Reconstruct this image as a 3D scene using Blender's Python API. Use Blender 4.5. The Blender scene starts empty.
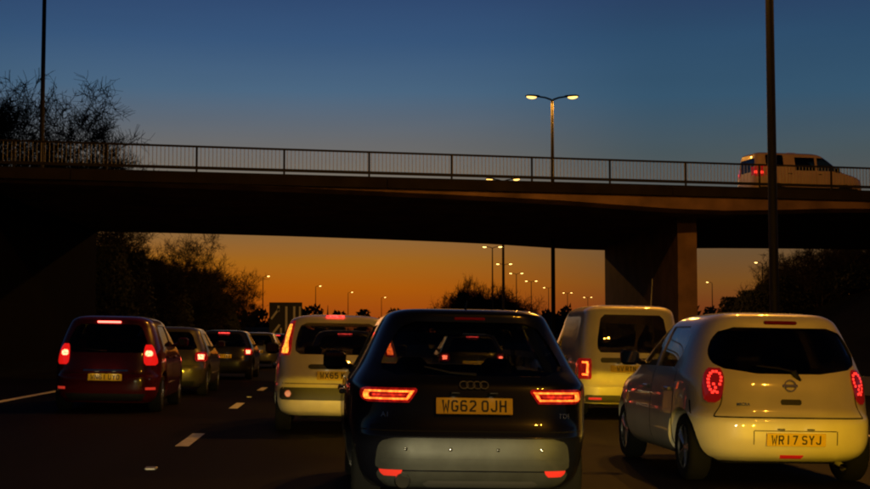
import bpy, math, random
import numpy as np
from mathutils import Vector, Matrix
R = math.radians
sc = bpy.context.scene
COL = sc.collection

# ------------------------------------------------------------------ camera
EYE, FPX, VPX, VPY = 1.2, 1400.0, 326.0, 339.0      # eye height, focal length (px of an 870 px frame), road vanishing point
cam_d = bpy.data.cameras.new('camera'); cam = bpy.data.objects.new('camera', cam_d); COL.objects.link(cam)
cam_d.sensor_width = 36; cam_d.lens = FPX / 870 * 36; cam_d.clip_end = 5000; cam_d.clip_start = 0.05
cam.location = (0, 0, EYE)
cam.rotation_euler = (R(90) + math.atan((VPY - 244.5) / FPX), 0, -math.atan((435 - VPX) / FPX))
sc.camera = cam
# ------------------------------------------------------------------ render / exposure
sc.view_settings.view_transform = 'Standard'; sc.view_settings.look = 'None'
sc.view_settings.exposure = 0; sc.view_settings.gamma = 1
try:
    sc.cycles.use_denoising = True
    sc.cycles.denoiser = 'OPENIMAGEDENOISE'
    sc.cycles.max_bounces = 8; sc.cycles.transparent_max_bounces = 24
    sc.cycles.caustics_reflective = False; sc.cycles.caustics_refractive = False
    sc.cycles.sample_clamp_indirect = 4; sc.cycles.filter_width = 2.1
except Exception:
    pass

def lin(c):
    return tuple((v / 255 / 12.92) if v / 255 <= .04045 else ((v / 255 + .055) / 1.055) ** 2.4 for v in c)

# ------------------------------------------------------------------ world: dusk sky
SUN_AZ = R(-3.0)                      # where the sun has gone down, measured from the road direction (+Y), left of it
w = bpy.data.worlds.new('World'); sc.world = w; w.use_nodes = True
nt = w.node_tree; N = nt.nodes; Lk = nt.links; N.clear()
out = N.new('ShaderNodeOutputWorld'); bg = N.new('ShaderNodeBackground'); Lk.new(bg.outputs[0], out.inputs[0])
tc = N.new('ShaderNodeTexCoord'); sep = N.new('ShaderNodeSeparateXYZ'); Lk.new(tc.outputs['Generated'], sep.inputs[0])
def ramp(stops):
    mr = N.new('ShaderNodeMapRange'); mr.inputs[1].default_value = 0; mr.inputs[2].default_value = .5
    Lk.new(sep.outputs[2], mr.inputs[0])
    r = N.new('ShaderNodeValToRGB'); Lk.new(mr.outputs[0], r.inputs[0]); e = r.color_ramp.elements
    r.color_ramp.interpolation = 'LINEAR'
    for i, (p, c) in enumerate(stops):
        el = e[i] if i < 2 else e.new(p / .5)
        el.position = p / .5
    for i, (p, c) in enumerate(sorted(stops)):
        e[i].position = p / .5; e[i].color = (*lin(c), 1)
    return r
glow = ramp([(0, (148, 58, 20)), (.022, (172, 80, 16)), (.036, (182, 92, 8)), (.055, (168, 102, 22)), (.072, (142, 100, 54)),
             (.115, (116, 108, 98)), (.14, (104, 106, 110)), (.175, (72, 104, 134)), (.21, (52, 88, 130)), (.243, (42, 73, 118)), (.34, (26, 46, 82)), (.5, (14, 26, 52))])
dull = ramp([(0, (104, 48, 26)), (.022, (122, 60, 28)), (.04, (122, 76, 30)), (.06, (106, 78, 50)), (.09, (88, 82, 76)), (.13, (68, 84, 92)),
             (.17, (46, 84, 112)), (.21, (38, 76, 110)), (.243, (33, 59, 99)), (.34, (20, 36, 68)), (.5, (11, 21, 44))])
nrm = N.new('ShaderNodeVectorMath'); nrm.operation = 'DOT_PRODUCT'
flat = N.new('ShaderNodeCombineXYZ'); Lk.new(sep.outputs[0], flat.inputs[0]); Lk.new(sep.outputs[1], flat.inputs[1])
fn = N.new('ShaderNodeVectorMath'); fn.operation = 'NORMALIZE'; Lk.new(flat.outputs[0], fn.inputs[0])
Lk.new(fn.outputs[0], nrm.inputs[0]); nrm.inputs[1].default_value = (math.sin(SUN_AZ), math.cos(SUN_AZ), 0)
mg = N.new('ShaderNodeMapRange'); mg.interpolation_type = 'SMOOTHSTEP'
mg.inputs[1].default_value = math.cos(R(17)); mg.inputs[2].default_value = 1.0; Lk.new(nrm.outputs['Value'], mg.inputs[0])
mx = N.new('ShaderNodeMix'); mx.data_type = 'RGBA'
Lk.new(mg.outputs[0], mx.inputs[0]); Lk.new(dull.outputs[0], mx.inputs[6]); Lk.new(glow.outputs[0], mx.inputs[7])
# the anti-sunset half of the sky is darker and bluer
mb = N.new('ShaderNodeMapRange'); mb.inputs[1].default_value = -1; mb.inputs[2].default_value = .9
mb.inputs[3].default_value = .12; mb.inputs[4].default_value = 1; Lk.new(nrm.outputs['Value'], mb.inputs[0])
ml = N.new('ShaderNodeMix'); ml.data_type = 'RGBA'; ml.blend_type = 'MULTIPLY'; ml.inputs[0].default_value = 1
Lk.new(mx.outputs[2], ml.inputs[6]); Lk.new(mb.outputs[0], ml.inputs[7])
sky = N.new('ShaderNodeTexSky'); sky.sky_type = 'NISHITA'; sky.sun_disc = False
sky.sun_elevation = R(-2.0); sky.sun_rotation = SUN_AZ
sk = N.new('ShaderNodeMix'); sk.data_type = 'RGBA'; sk.blend_type = 'ADD'; sk.inputs[0].default_value = .03
Lk.new(ml.outputs[2], sk.inputs[6]); Lk.new(sky.outputs[0], sk.inputs[7])
nz = N.new('ShaderNodeTexNoise'); nz.inputs['Scale'].default_value = 2.2; nz.inputs['Detail'].default_value = 4
mpn = N.new('ShaderNodeMapping'); mpn.inputs['Scale'].default_value = (1, 1, 7); Lk.new(tc.outputs['Generated'], mpn.inputs[0]); Lk.new(mpn.outputs[0], nz.inputs[0])
nr_ = N.new('ShaderNodeMapRange'); nr_.inputs[1].default_value = .3; nr_.inputs[2].default_value = .7; nr_.inputs[3].default_value = .94; nr_.inputs[4].default_value = 1.06; Lk.new(nz.outputs[0], nr_.inputs[0])
sv = N.new('ShaderNodeVectorMath'); sv.operation = 'SCALE'; Lk.new(sk.outputs[2], sv.inputs[0]); Lk.new(nr_.outputs[0], sv.inputs['Scale'])
Lk.new(sv.outputs[0], bg.inputs[0]); bg.inputs[1].default_value = .86
# ------------------------------------------------------------------ the last of the sun
sd = bpy.data.lights.new('sun', 'SUN'); so = bpy.data.objects.new('sun', sd); COL.objects.link(so)
sd.energy = .01; sd.angle = R(8); sd.color = (1, .5, .22)
so.rotation_euler = (R(-89.2), 0, -SUN_AZ); so.location = (-20, 300, 60)

# ------------------------------------------------------------------ helpers
CR = cam.rotation_euler.to_matrix()
def ray(px, py, d):                                      # point of the place at depth d seen at this spot of the photograph
    q = CR @ Vector(((px - 435) / FPX, -(py - 244.5) / FPX, -1)); return q * (d / q.y)
def PX(px, d, py=339): return ray(px, py, d).x
def PZ(py, d, px=326): return EYE + ray(px, py, d).z
CROSS = -.018                                            # crossfall of the carriageway
def road_z(lat): return CROSS * lat
def sstep(a, b, v):
    t = min(1., max(0., (v - a) / (b - a))); return t * t * (3 - 2 * t)

MATS = {}
def mat(name, col, rough=.5, metal=0, coat=0, emit=None, es=0, noise=0, nscale=8, bump=0, spec=.5, coat_rough=.05):
    if name in MATS: return MATS[name]
    m = bpy.data.materials.new(name); m.use_nodes = True; t = m.node_tree; b = t.nodes['Principled BSDF']
    b.inputs['Base Color'].default_value = (*col, 1); b.inputs['Roughness'].default_value = rough
    b.inputs['Metallic'].default_value = metal; b.inputs['Coat Weight'].default_value = coat
    b.inputs['Coat Roughness'].default_value = coat_rough; b.inputs['Specular IOR Level'].default_value = spec
    if emit: b.inputs['Emission Color'].default_value = (*emit, 1); b.inputs['Emission Strength'].default_value = es
    if noise or bump:
        tcn = t.nodes.new('ShaderNodeTexCoord'); nz = t.nodes.new('ShaderNodeTexNoise')
        nz.inputs['Scale'].default_value = nscale; nz.inputs['Detail'].default_value = 6
        t.links.new(tcn.outputs['Object'], nz.inputs['Vector'])
        if noise:
            cr = t.nodes.new('ShaderNodeValToRGB')
            cr.color_ramp.elements[0].position = .3; cr.color_ramp.elements[1].position = .7
            cr.color_ramp.elements[0].color = (*[v * (1 - noise) for v in col], 1)
            cr.color_ramp.elements[1].color = (*[min(1, v * (1 + noise)) for v in col], 1)
            t.links.new(nz.outputs[0], cr.inputs[0]); t.links.new(cr.outputs[0], b.inputs['Base Color'])
        if bump:
            bp = t.nodes.new('ShaderNodeBump'); bp.inputs['Strength'].default_value = bump; bp.inputs['Distance'].default_value = .02
            t.links.new(nz.outputs[0], bp.inputs['Height']); t.links.new(bp.outputs[0], b.inputs['Normal'])
    MATS[name] = m; return m

def glass(name, tint, refl=.06):
    if name in MATS: return MATS[name]
    m = bpy.data.materials.new(name); m.use_nodes = True; t = m.node_tree; t.nodes.clear()
    o = t.nodes.new('ShaderNodeOutputMaterial'); mixs = t.nodes.new('ShaderNodeMixShader')
    tr = t.nodes.new('ShaderNodeBsdfTransparent'); gl = t.nodes.new('ShaderNodeBsdfGlossy'); fr = t.nodes.new('ShaderNodeFresnel')
    tr.inputs[0].default_value = (*[v ** .5 for v in tint], 1); gl.inputs[0].default_value = (1, 1, 1, 1); gl.inputs['Roughness'].default_value = .015
    ge = t.nodes.new('ShaderNodeNewGeometry'); io = t.nodes.new('ShaderNodeMapRange')     # same reflectance from both faces of the pane
    io.inputs[3].default_value = 1.45; io.inputs[4].default_value = 1 / 1.45
    t.links.new(ge.outputs['Backfacing'], io.inputs[0]); t.links.new(io.outputs[0], fr.inputs[0])
    t.links.new(fr.outputs[0], mixs.inputs[0]); t.links.new(tr.outputs[0], mixs.inputs[1]); t.links.new(gl.outputs[0], mixs.inputs[2])
    t.links.new(mixs.outputs[0], o.inputs[0]); MATS[name] = m; return m

def emis(name, col, s, base=(.05, .002, .002)):
    return mat(name, base, .12, 0, .6, emit=col, es=s)

def mesh_of(name, v, f, smooth=False, sharp=None):
    me = bpy.data.meshes.new(name); me.from_pydata([tuple(p) for p in v], [], f); me.update()
    if smooth:
        for p in me.polygons: p.use_smooth = True
        if sharp: me.set_sharp_from_angle(angle=R(sharp))
    return me
def link(name, me, m=None, parent=None, loc=None, rot=None):
    o = bpy.data.objects.new(name, me); COL.objects.link(o)
    if m is not None and me is not None:
        if not me.materials: me.materials.append(m)
        elif me.materials[0] != m: o.material_slots[0].link = 'OBJECT'; o.material_slots[0].material = m
    if parent: o.parent = parent
    if loc is not None: o.location = loc
    if rot is not None: o.rotation_euler = rot
    return o
def tag(o, label=None, cat=None, group=None, kind=None):
    if label: o['label'] = label
    if cat: o['category'] = cat
    if group: o['group'] = group
    if kind: o['kind'] = kind
    return o
def thing(name, label, cat, loc=(0, 0, 0), rot=(0, 0, 0), group=None):
    o = bpy.data.objects.new(name, None); COL.objects.link(o); o.empty_display_size = .3
    o.location = loc; o.rotation_euler = rot; return tag(o, label, cat, group)

class MB:
    def __init__(s): s.v = []; s.f = []
    def add(s, v, f):
        b = len(s.v); s.v += [tuple(p) for p in v]; s.f += [tuple(i + b for i in q) for q in f]; return s
    def box(s, x0, x1, y0, y1, z0, z1):
        return s.add([(x0, y0, z0), (x1, y0, z0), (x1, y1, z0), (x0, y1, z0), (x0, y0, z1), (x1, y0, z1), (x1, y1, z1), (x0, y1, z1)],
                     [(0, 3, 2, 1), (4, 5, 6, 7), (0, 1, 5, 4), (1, 2, 6, 5), (2, 3, 7, 6), (3, 0, 4, 7)])
    def rbox(s, x0, x1, y0, y1, z0, z1, r=.02):          # box with chamfered edges
        cx, cy, cz = (x0 + x1) / 2, (y0 + y1) / 2, (z0 + z1) / 2; hx, hy, hz = (x1 - x0) / 2, (y1 - y0) / 2, (z1 - z0) / 2
        rings = []
        for zz, k in ((-hz, r), (-hz + r, 0), (hz - r, 0), (hz, r)):
            a, b = hx - k, hy - k; q = r
            rings.append([(cx + p, cy + t, cz + zz) for p, t in ((-a, -b + q), (-a + q, -b), (a - q, -b), (a, -b + q), (a, b - q), (a - q, b), (-a + q, b), (-a, b - q))])
        vs = [p for g in rings for p in g]; fs = [tuple(reversed(range(8))), tuple(range(24, 32))]
        for i in range(3):
            for j in range(8): fs.append((i * 8 + j, i * 8 + (j + 1) % 8, (i + 1) * 8 + (j + 1) % 8, (i + 1) * 8 + j))
        return s.add(vs, fs)
    def tube(s, pts, rad, n=8, cap=True):
        pts = [Vector(p) for p in pts]
        if not isinstance(rad, (list, tuple)): rad = [rad] * len(pts)
        vs = []; fs = []
        for i, p in enumerate(pts):
            d = (pts[min(i + 1, len(pts) - 1)] - pts[max(i - 1, 0)]).normalized()
            a = d.orthogonal().normalized() if i == 0 else (a0 - d * a0.dot(d)).normalized()
            a0 = a; b = d.cross(a)
            vs += [p + (a * math.cos(2 * math.pi * k / n) + b * math.sin(2 * math.pi * k / n)) * rad[i] for k in range(n)]
        for i in range(len(pts) - 1):
            for k in range(n): fs.append((i * n + k, i * n + (k + 1) % n, (i + 1) * n + (k + 1) % n, (i + 1) * n + k))
        if cap: fs += [tuple(reversed(range(n))), tuple(range((len(pts) - 1) * n, len(pts) * n))]
        return s.add(vs, fs)
    def lathe(s, prof, n=24, axis='x', c=(0, 0, 0)):      # profile of (along axis, radius), closed ring
        vs = []; fs = []; m = len(prof)
        for k in range(n):
            t = 2 * math.pi * k / n
            for a, r in prof:
                p = (a, r * math.cos(t), r * math.sin(t)) if axis == 'x' else ((r * math.cos(t), a, r * math.sin(t)) if axis == 'y' else (r * math.cos(t), r * math.sin(t), a))
                vs.append((p[0] + c[0], p[1] + c[1], p[2] + c[2]))
        for k in range(n):
            for i in range(m): fs.append((k * m + i, k * m + (i + 1) % m, ((k + 1) % n) * m + (i + 1) % m, ((k + 1) % n) * m + i))
        return s.add(vs, fs)
    def prism(s, poly, ax, a0, a1):                       # 2D polygon extruded along x (poly=(y,z)), y (poly=(x,z)) or z (poly=(x,y))
        n = len(poly)
        def P(p, a): return (a, p[0], p[1]) if ax == 'x' else ((p[0], a, p[1]) if ax == 'y' else (p[0], p[1], a))
        return s.add([P(p, a0) for p in poly] + [P(p, a1) for p in poly],
                     [tuple(range(n)), tuple(reversed(range(n, 2 * n)))] + [(i, n + i, n + (i + 1) % n, (i + 1) % n) for i in range(n)])
    def mesh(s, name, smooth=False, sharp=35): return mesh_of(name, s.v, s.f, smooth, sharp if smooth else None)
    def build(s, name, m, parent=None, smooth=False, loc=None, rot=None): return link(name, s.mesh(name, smooth), m, parent, loc, rot)

def fix_normals(me):
    import bmesh
    b = bmesh.new(); b.from_mesh(me); bmesh.ops.recalc_face_normals(b, faces=b.faces); b.to_mesh(me); b.free()

TEXTS = {}
def text_mesh(s, size, depth=.0015, bold=0.0, xs=1.0):
    k = (s, size, depth, bold, xs)
    if k in TEXTS: return TEXTS[k]
    c = bpy.data.curves.new('lettering', 'FONT'); c.body = s; c.size = size; c.align_x = 'CENTER'; c.align_y = 'CENTER'
    c.extrude = depth; c.offset = bold; c.space_character = 1.1; c.resolution_u = 3
    o = bpy.data.objects.new('lettering', c); COL.objects.link(o); bpy.context.view_layer.update()
    me = bpy.data.meshes.new_from_object(o.evaluated_get(bpy.context.evaluated_depsgraph_get()))
    bpy.data.objects.remove(o); bpy.data.curves.remove(c); me.materials.clear()
    if xs != 1:
        for v in me.vertices: v.co.x *= xs
    TEXTS[k] = me; return me

GLYPH = {  # plate characters as centre lines on a 50 x 79 field
 'W': [[(5, 79), (13, 0), (25, 50), (37, 0), (45, 79)]], 'G': [[(43, 62), (36, 72), (14, 72), (7, 62), (7, 17), (14, 7), (36, 7), (43, 17), (43, 37), (27, 37)]],
 '6': [[(42, 64), (35, 72), (15, 72), (7, 62), (7, 17), (14, 7), (36, 7), (43, 17), (43, 34), (36, 43), (7, 43)]], '2': [[(7, 62), (14, 72), (36, 72), (43, 62), (43, 48), (8, 12), (8, 7), (45, 7)]],
 'O': [[(7, 62), (14, 72), (36, 72), (43, 62), (43, 17), (36, 7), (14, 7), (7, 17), (7, 62)]], 'J': [[(41, 79), (41, 17), (34, 7), (16, 7), (8, 17), (8, 24)]],
 'H': [[(7, 0), (7, 79)], [(43, 0), (43, 79)], [(7, 41), (43, 41)]], 'R': [[(7, 0), (7, 72), (36, 72), (43, 64), (43, 47), (36, 38), (7, 38)], [(26, 38), (43, 0)]],
 '1': [[(25, 0), (25, 79)]], '7': [[(4, 72), (43, 72), (18, 0)]], 'S': [[(43, 62), (36, 72), (14, 72), (7, 63), (7, 48), (14, 41), (36, 38), (43, 31), (43, 17), (36, 7), (14, 7), (7, 17)]],
 'Y': [[(5, 79), (25, 38), (45, 79)], [(25, 40), (25, 0)]], 'X': [[(5, 79), (45, 0)], [(5, 0), (45, 79)]], '5': [[(42, 72), (9, 72), (9, 45), (36, 45), (43, 36), (43, 17), (36, 7), (14, 7), (7, 17)]],
 'N': [[(7, 0), (7, 79)], [(9, 76), (41, 3)], [(43, 0), (43, 79)]], 'U': [[(7, 79), (7, 17), (14, 7), (36, 7), (43, 17), (43, 79)]], 'K': [[(7, 0), (7, 79)], [(44, 79), (9, 34)], [(20, 46), (44, 0)]],
 'M': [[(6, 0), (6, 76), (25, 30), (44, 76), (44, 0)]], 'T': [[(3, 72), (47, 72)], [(25, 72), (25, 0)]], 'A': [[(5, 0), (25, 76), (45, 0)], [(12, 22), (38, 22)]],
 'P': [[(7, 0), (7, 72), (36, 72), (43, 64), (43, 45), (36, 36), (7, 36)]], 'L': [[(7, 79), (7, 7), (44, 7)]], 'E': [[(44, 72), (7, 72), (7, 7), (44, 7)], [(7, 41), (38, 41)]],
 '0': [[(7, 62), (14, 72), (36, 72), (43, 62), (43, 17), (36, 7), (14, 7), (7, 17), (7, 62)]], '9': [[(8, 15), (15, 7), (35, 7), (43, 17), (43, 62), (36, 72), (14, 72), (7, 62), (7, 45), (14, 36), (43, 36)]],
 '3': [[(8, 72), (43, 72), (24, 46), (36, 44), (43, 34), (43, 17), (36, 7), (14, 7), (7, 17)]], '4': [[(34, 0), (34, 79), (5, 22), (47, 22)]], 'V': [[(5, 79), (25, 2), (45, 79)]], 'F': [[(44, 72), (7, 72), (7, 0)], [(7, 41), (38, 41)]], 'B': [[(7, 7), (7, 72), (34, 72), (41, 64), (41, 48), (34, 41), (7, 41)], [(34, 41), (43, 33), (43, 15), (36, 7), (7, 7)]], 'Z': [[(6, 72), (43, 72), (7, 7), (45, 7)]], 'C': [[(43, 62), (36, 72), (14, 72), (7, 62), (7, 17), (14, 7), (36, 7), (43, 17)]]}
CHARS = {}
def char_mesh(c):
    """one raised plate character: bars with mitred corners"""
    if c in CHARS: return CHARS[c]
    m = MB(); h = .0064
    for line in GLYPH[c]:
        p = [Vector((x / 1000 - .025, z / 1000 - .0395)) for x, z in line]; n = len(p); lf = []; rt = []
        for i in range(n):
            a = (p[i] - p[i - 1]).normalized() if i else (p[1] - p[0]).normalized()
            if i == 0 and p[0] == p[-1]: a = (p[-1] - p[-2]).normalized()
            b = (p[i + 1] - p[i]).normalized() if i < n - 1 else ((p[1] - p[0]).normalized() if p[0] == p[-1] else a)
            na = Vector((-a.y, a.x)); nb = Vector((-b.y, b.x)); mi = (na + nb)
            mi = mi.normalized() if mi.length > .1 else na; k = h / max(.45, mi.dot(na)); lf.append(p[i] + mi * k); rt.append(p[i] - mi * k)
        for i in range(n - 1): m.prism([tuple(q) for q in (rt[i], rt[i + 1], lf[i + 1], lf[i])], 'y', 0, -.0012)
    me = m.mesh('plate_character'); fix_normals(me); CHARS[c] = me; return me

# ------------------------------------------------------------------ monotone interpolation
def interp(xs, ys):
    xs = np.array(xs, float); ys = np.array(ys, float); h = np.diff(xs); dl = np.diff(ys) / h; n = len(xs)
    m = np.zeros(n); m[0] = dl[0]; m[-1] = dl[-1]
    for i in range(1, n - 1):
        m[i] = 0 if dl[i - 1] * dl[i] <= 0 else 3 * (h[i - 1] + h[i]) / ((2 * h[i] + h[i - 1]) / dl[i - 1] + (h[i] + 2 * h[i - 1]) / dl[i])
    def f(x):
        x = min(max(x, xs[0]), xs[-1]); i = min(int(np.searchsorted(xs, x, 'right')) - 1, n - 2); i = max(i, 0)
        t = (x - xs[i]) / h[i]
        return float((2 * t ** 3 - 3 * t * t + 1) * ys[i] + (t ** 3 - 2 * t * t + t) * h[i] * m[i] + (-2 * t ** 3 + 3 * t * t) * ys[i + 1] + (t ** 3 - t * t) * h[i] * m[i + 1])
    return f

# ------------------------------------------------------------------ vehicle shells: horizontal slices (height, half width, rear, front)
class Shell:
    def __init__(s, rows, n=6.0, sub=3):
        s.rows = rows; s.n = n; s.sub = sub; z = [r[0] for r in rows]
        s.w = interp(z, [r[1] for r in rows]); s.r = interp(z, [r[2] for r in rows]); s.f = interp(z, [r[3] for r in rows])
    def rear(s, x, z):
        w, r, f = s.w(z), s.r(z), s.f(z); t = min(abs(x) / w, .9995); return (r + f) / 2 - (f - r) / 2 * (1 - t ** s.n) ** (1 / s.n)
    def front(s, x, z):
        w, r, f = s.w(z), s.r(z), s.f(z); t = min(abs(x) / w, .9995); return (r + f) / 2 + (f - r) / 2 * (1 - t ** s.n) ** (1 / s.n)
    def side(s, y, z):
        w, r, f = s.w(z), s.r(z), s.f(z); t = min(abs(y - (r + f) / 2) / ((f - r) / 2), .9995); return w * (1 - t ** s.n) ** (1 / s.n)
    def mesh(s, name, nr=16, ns=26, inset=0, zlo=None, zhi=None):
        zs = []
        for a, b in zip(s.rows[:-1], s.rows[1:]): zs += [a[0] + (b[0] - a[0]) * k / s.sub for k in range(s.sub)]
        zs.append(s.rows[-1][0])
        if zlo is not None: zs = [zlo] + [z for z in zs if zlo + .01 < z < zhi - .01] + [zhi]
        sq = [(-1 + 2 * k / nr, -1) for k in range(nr)] + [(1, -1 + 2 * k / ns) for k in range(ns)]
        sq += [(-p, -q) for p, q in sq]
        v = []; f = []; n = len(sq)
        for z in zs:
            w, r, fr = s.w(z) - inset, s.r(z) + inset, s.f(z) - inset
            for p, q in sq:
                k = (abs(p) ** s.n + abs(q) ** s.n) ** (1 / s.n); v.append((p / k * w, (r + fr) / 2 + q / k * (fr - r) / 2, z))
        for i in range(len(zs) - 1):
            for k in range(n): f.append((i * n + k, i * n + (k + 1) % n, (i + 1) * n + (k + 1) % n, (i + 1) * n + k))
        f += [tuple(reversed(range(n))), tuple(range((len(zs) - 1) * n, len(zs) * n))]
        return mesh_of(name, v, f)

def boolean(me, cutters):
    a = bpy.data.objects.new('cut_a', me); COL.objects.link(a); obs = []
    for c in cutters:
        b = bpy.data.objects.new('cut_b', c); COL.objects.link(b); obs.append(b)
        md = a.modifiers.new('b', 'BOOLEAN'); md.operation = 'DIFFERENCE'; md.object = b; md.solver = 'EXACT'
    bpy.context.view_layer.update()
    r = bpy.data.meshes.new_from_object(a.evaluated_get(bpy.context.evaluated_depsgraph_get()))
    bpy.data.objects.remove(a)
    for b in obs: bpy.data.objects.remove(b)
    for c in cutters: bpy.data.meshes.remove(c)
    return r

def rows_poly(rows, n=10, grow=0.):
    z = [r[0] for r in rows]; fa = interp(z, [r[1] for r in rows]); fb = interp(z, [r[2] for r in rows])
    zs = [z[0] + (z[-1] - z[0]) * k / n for k in range(n + 1)]
    return [(fb(q), q) for q in zs] + [(fa(q), q) for q in reversed(zs)]
def patch(surf, rows, offset, thick=.006, nu=14, nv=10, face='rear', sx=1):
    """a piece that follows the shell; rows = (z, a, b) with a, b along x (rear, front) or y (side)."""
    z = [r[0] for r in rows]; fa = interp(z, [r[1] for r in rows]); fb = interp(z, [r[2] for r in rows])
    m = MB(); top = []; bot = []
    for j in range(nv + 1):
        zz = z[0] + (z[-1] - z[0]) * j / nv; a, b = fa(zz), fb(zz)
        for i in range(nu + 1):
            u = a + (b - a) * i / nu
            if face == 'rear': y = surf.rear(u, zz); top.append((u, y - offset, zz)); bot.append((u, y - offset + thick, zz))
            elif face == 'front': y = surf.front(u, zz); top.append((u, y + offset, zz)); bot.append((u, y + offset - thick, zz))
            else: x = surf.side(u, zz); top.append((sx * (x + offset), u, zz)); bot.append((sx * (x + offset - thick), u, zz))
    n = len(top); W = nu + 1; f = []
    for j in range(nv):
        for i in range(nu):
            q = (j * W + i, j * W + i + 1, (j + 1) * W + i + 1, (j + 1) * W + i); f.append(q); f.append(tuple(n + k for k in reversed(q)))
    ring = [i for i in range(W)] + [j * W + nu for j in range(1, nv + 1)] + [nv * W + i for i in range(nu - 1, -1, -1)] + [j * W for j in range(nv - 1, 0, -1)]
    for k in range(len(ring)):
        a, b = ring[k], ring[(k + 1) % len(ring)]; f.append((b, a, n + a, n + b))
    m.add(top + bot, f); return m
def pbuild(m, name, mt, parent, smooth=True):
    me = m.mesh(name, smooth, 40); fix_normals(me); return link(name, me, mt, parent)

def mirror_rows(rows): return [(z, -b, -a) for z, a, b in rows]

TYRE = mat('tyre_rubber', (.004, .004, .004), .9, spec=.2)
ALLOY = mat('wheel_alloy', (.35, .35, .36), .3, .9)
TRIM = mat('black_trim_plastic', (.012, .012, .013), .45)
DARKIN = mat('interior_cloth', (.012, .011, .011), .9, noise=.3, nscale=60)
PLATE = mat('plate_yellow', (.72, .46, .02), .35, noise=.06, nscale=30)
INK = mat('plate_ink', (.006, .006, .006), .5)
CHROME = mat('chrome', (.6, .6, .62), .12, 1)
SEAM = mat('panel_gap', (.004, .004, .004), .9)
REDLENS = mat('red_lens', (.22, .006, .006), .08, 0, 1)
CLEARLENS = mat('clear_lens', (.4, .38, .36), .08, 0, 1)
REFLECT = mat('red_reflector_glow', (.5, .02, .012), .2, 0, 1, emit=(1, .06, .03), es=.42)  # no lamp: own glow stands in for the light a reflector throws back
TGLASS = glass('tinted_glass', (.20, .21, .22)); CGLASS = glass('clear_glass', (.62, .66, .66))

WHEELS = {}
def wheel_meshes(r, wd):
    if (r, wd) in WHEELS: return WHEELS[(r, wd)]
    h = wd / 2; t = MB().lathe([(-h, r * .68), (-h, r * .9), (-h * .75, r * .985), (-h * .3, r), (h * .3, r), (h * .75, r * .985), (h, r * .9), (h, r * .68), (0, r * .6)], 32).mesh('tyre', True, 50)
    m = MB().lathe([(-h * .9, r * .66), (-h * .9, r * .70), (h * .9, r * .70), (h * .9, r * .66)], 32)
    for k in range(5):
        a = 2 * math.pi * k / 5
        for s in (-.13, .13):
            c, q = math.cos(a + s * .6), math.sin(a + s * .6); c2, q2 = math.cos(a + s), math.sin(a + s)
            m.tube([(h * .7, r * .10 * c, r * .10 * q), (h * .78, r * .67 * c2, r * .67 * q2)], r * .055, 6)
    m.lathe([(h * .3, .001), (h * .82, .001), (h * .82, r * .16), (h * .3, r * .2)], 16)
    g = m.mesh('rim', True, 40); fix_normals(g); fix_normals(t); WHEELS[(r, wd)] = (t, g); return t, g

def plate(root, sh, z, s, x=0, lamp=.0, out=.012, tilt=None):
    y0 = sh.rear(x, z); sl = (sh.rear(x, z + .05) - sh.rear(x, z - .05)) / .1 if tilt is None else tilt
    y = min(sh.rear(x, z + .055) + 0, sh.rear(x, z - .055), y0) - out if sl < .3 else y0 - out
    me = MB().rbox(-.26, .26, -.004, .004, -.0555, .0555, .003).mesh('number_plate')
    p = link('number_plate', me, PLATE, root, (x, y, z), (-math.atan(sl), 0, 0))
    p['label'] = 'yellow number plate with black characters'
    cx = -(sum(.061 for c in s if c != ' ') - .011 + (.022 if ' ' in s else 0)) / 2 + .025
    for c in s:
        if c == ' ': cx += .022; continue
        link('plate_character', char_mesh(c), INK, p, (cx, -.0045, 0)); cx += .061
    if lamp:
        for sx in (-.13, .13):
            ld = bpy.data.lights.new('plate_lamp', 'POINT'); ld.energy = lamp; ld.color = (1, .78, .42); ld.shadow_soft_size = .02
            lo = bpy.data.objects.new('plate_lamp', ld); COL.objects.link(lo); lo.parent = root; lo.location = (x + sx, y - .085, z + .085)
            MB().rbox(x + sx - .03, x + sx + .03, y - .012, y + .03, z + .082, z + .094, .003).build('plate_lamp_housing', TRIM, root)
    return p

def seats(root, y0, y1, zs, w, ztop):
    """y0: rear bench backrest, y1: front seat backrest"""
    m = MB().rbox(-w, w, y0 - .08, y0 + .08, zs, ztop - .12, .03).rbox(-w, w, y0, y0 + .45, zs - .1, zs + .08, .03)
    b = m.build('rear_bench', DARKIN, root)
    for x in (-w * .62, w * .62): MB().rbox(x - .12, x + .12, y0 - .06, y0 + .04, ztop - .11, ztop + .04, .04).build('headrest', DARKIN, b)
    for x in (-w * .6, w * .6):
        f = MB().rbox(x - .24, x + .24, y1 - .07, y1 + .07, zs - .1, ztop - .04, .05).rbox(x - .25, x + .25, y1, y1 + .5, zs - .15, zs, .04).build('front_seat', DARKIN, root)
        MB().rbox(x - .12, x + .12, y1 - .07, y1 + .03, ztop - .03, ztop + .14, .045).build('headrest', DARKIN, f)
    MB().rbox(-w, w, y1 + .85, y1 + 1.1, zs, ztop - .22, .06).build('dashboard', DARKIN, root)

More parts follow.
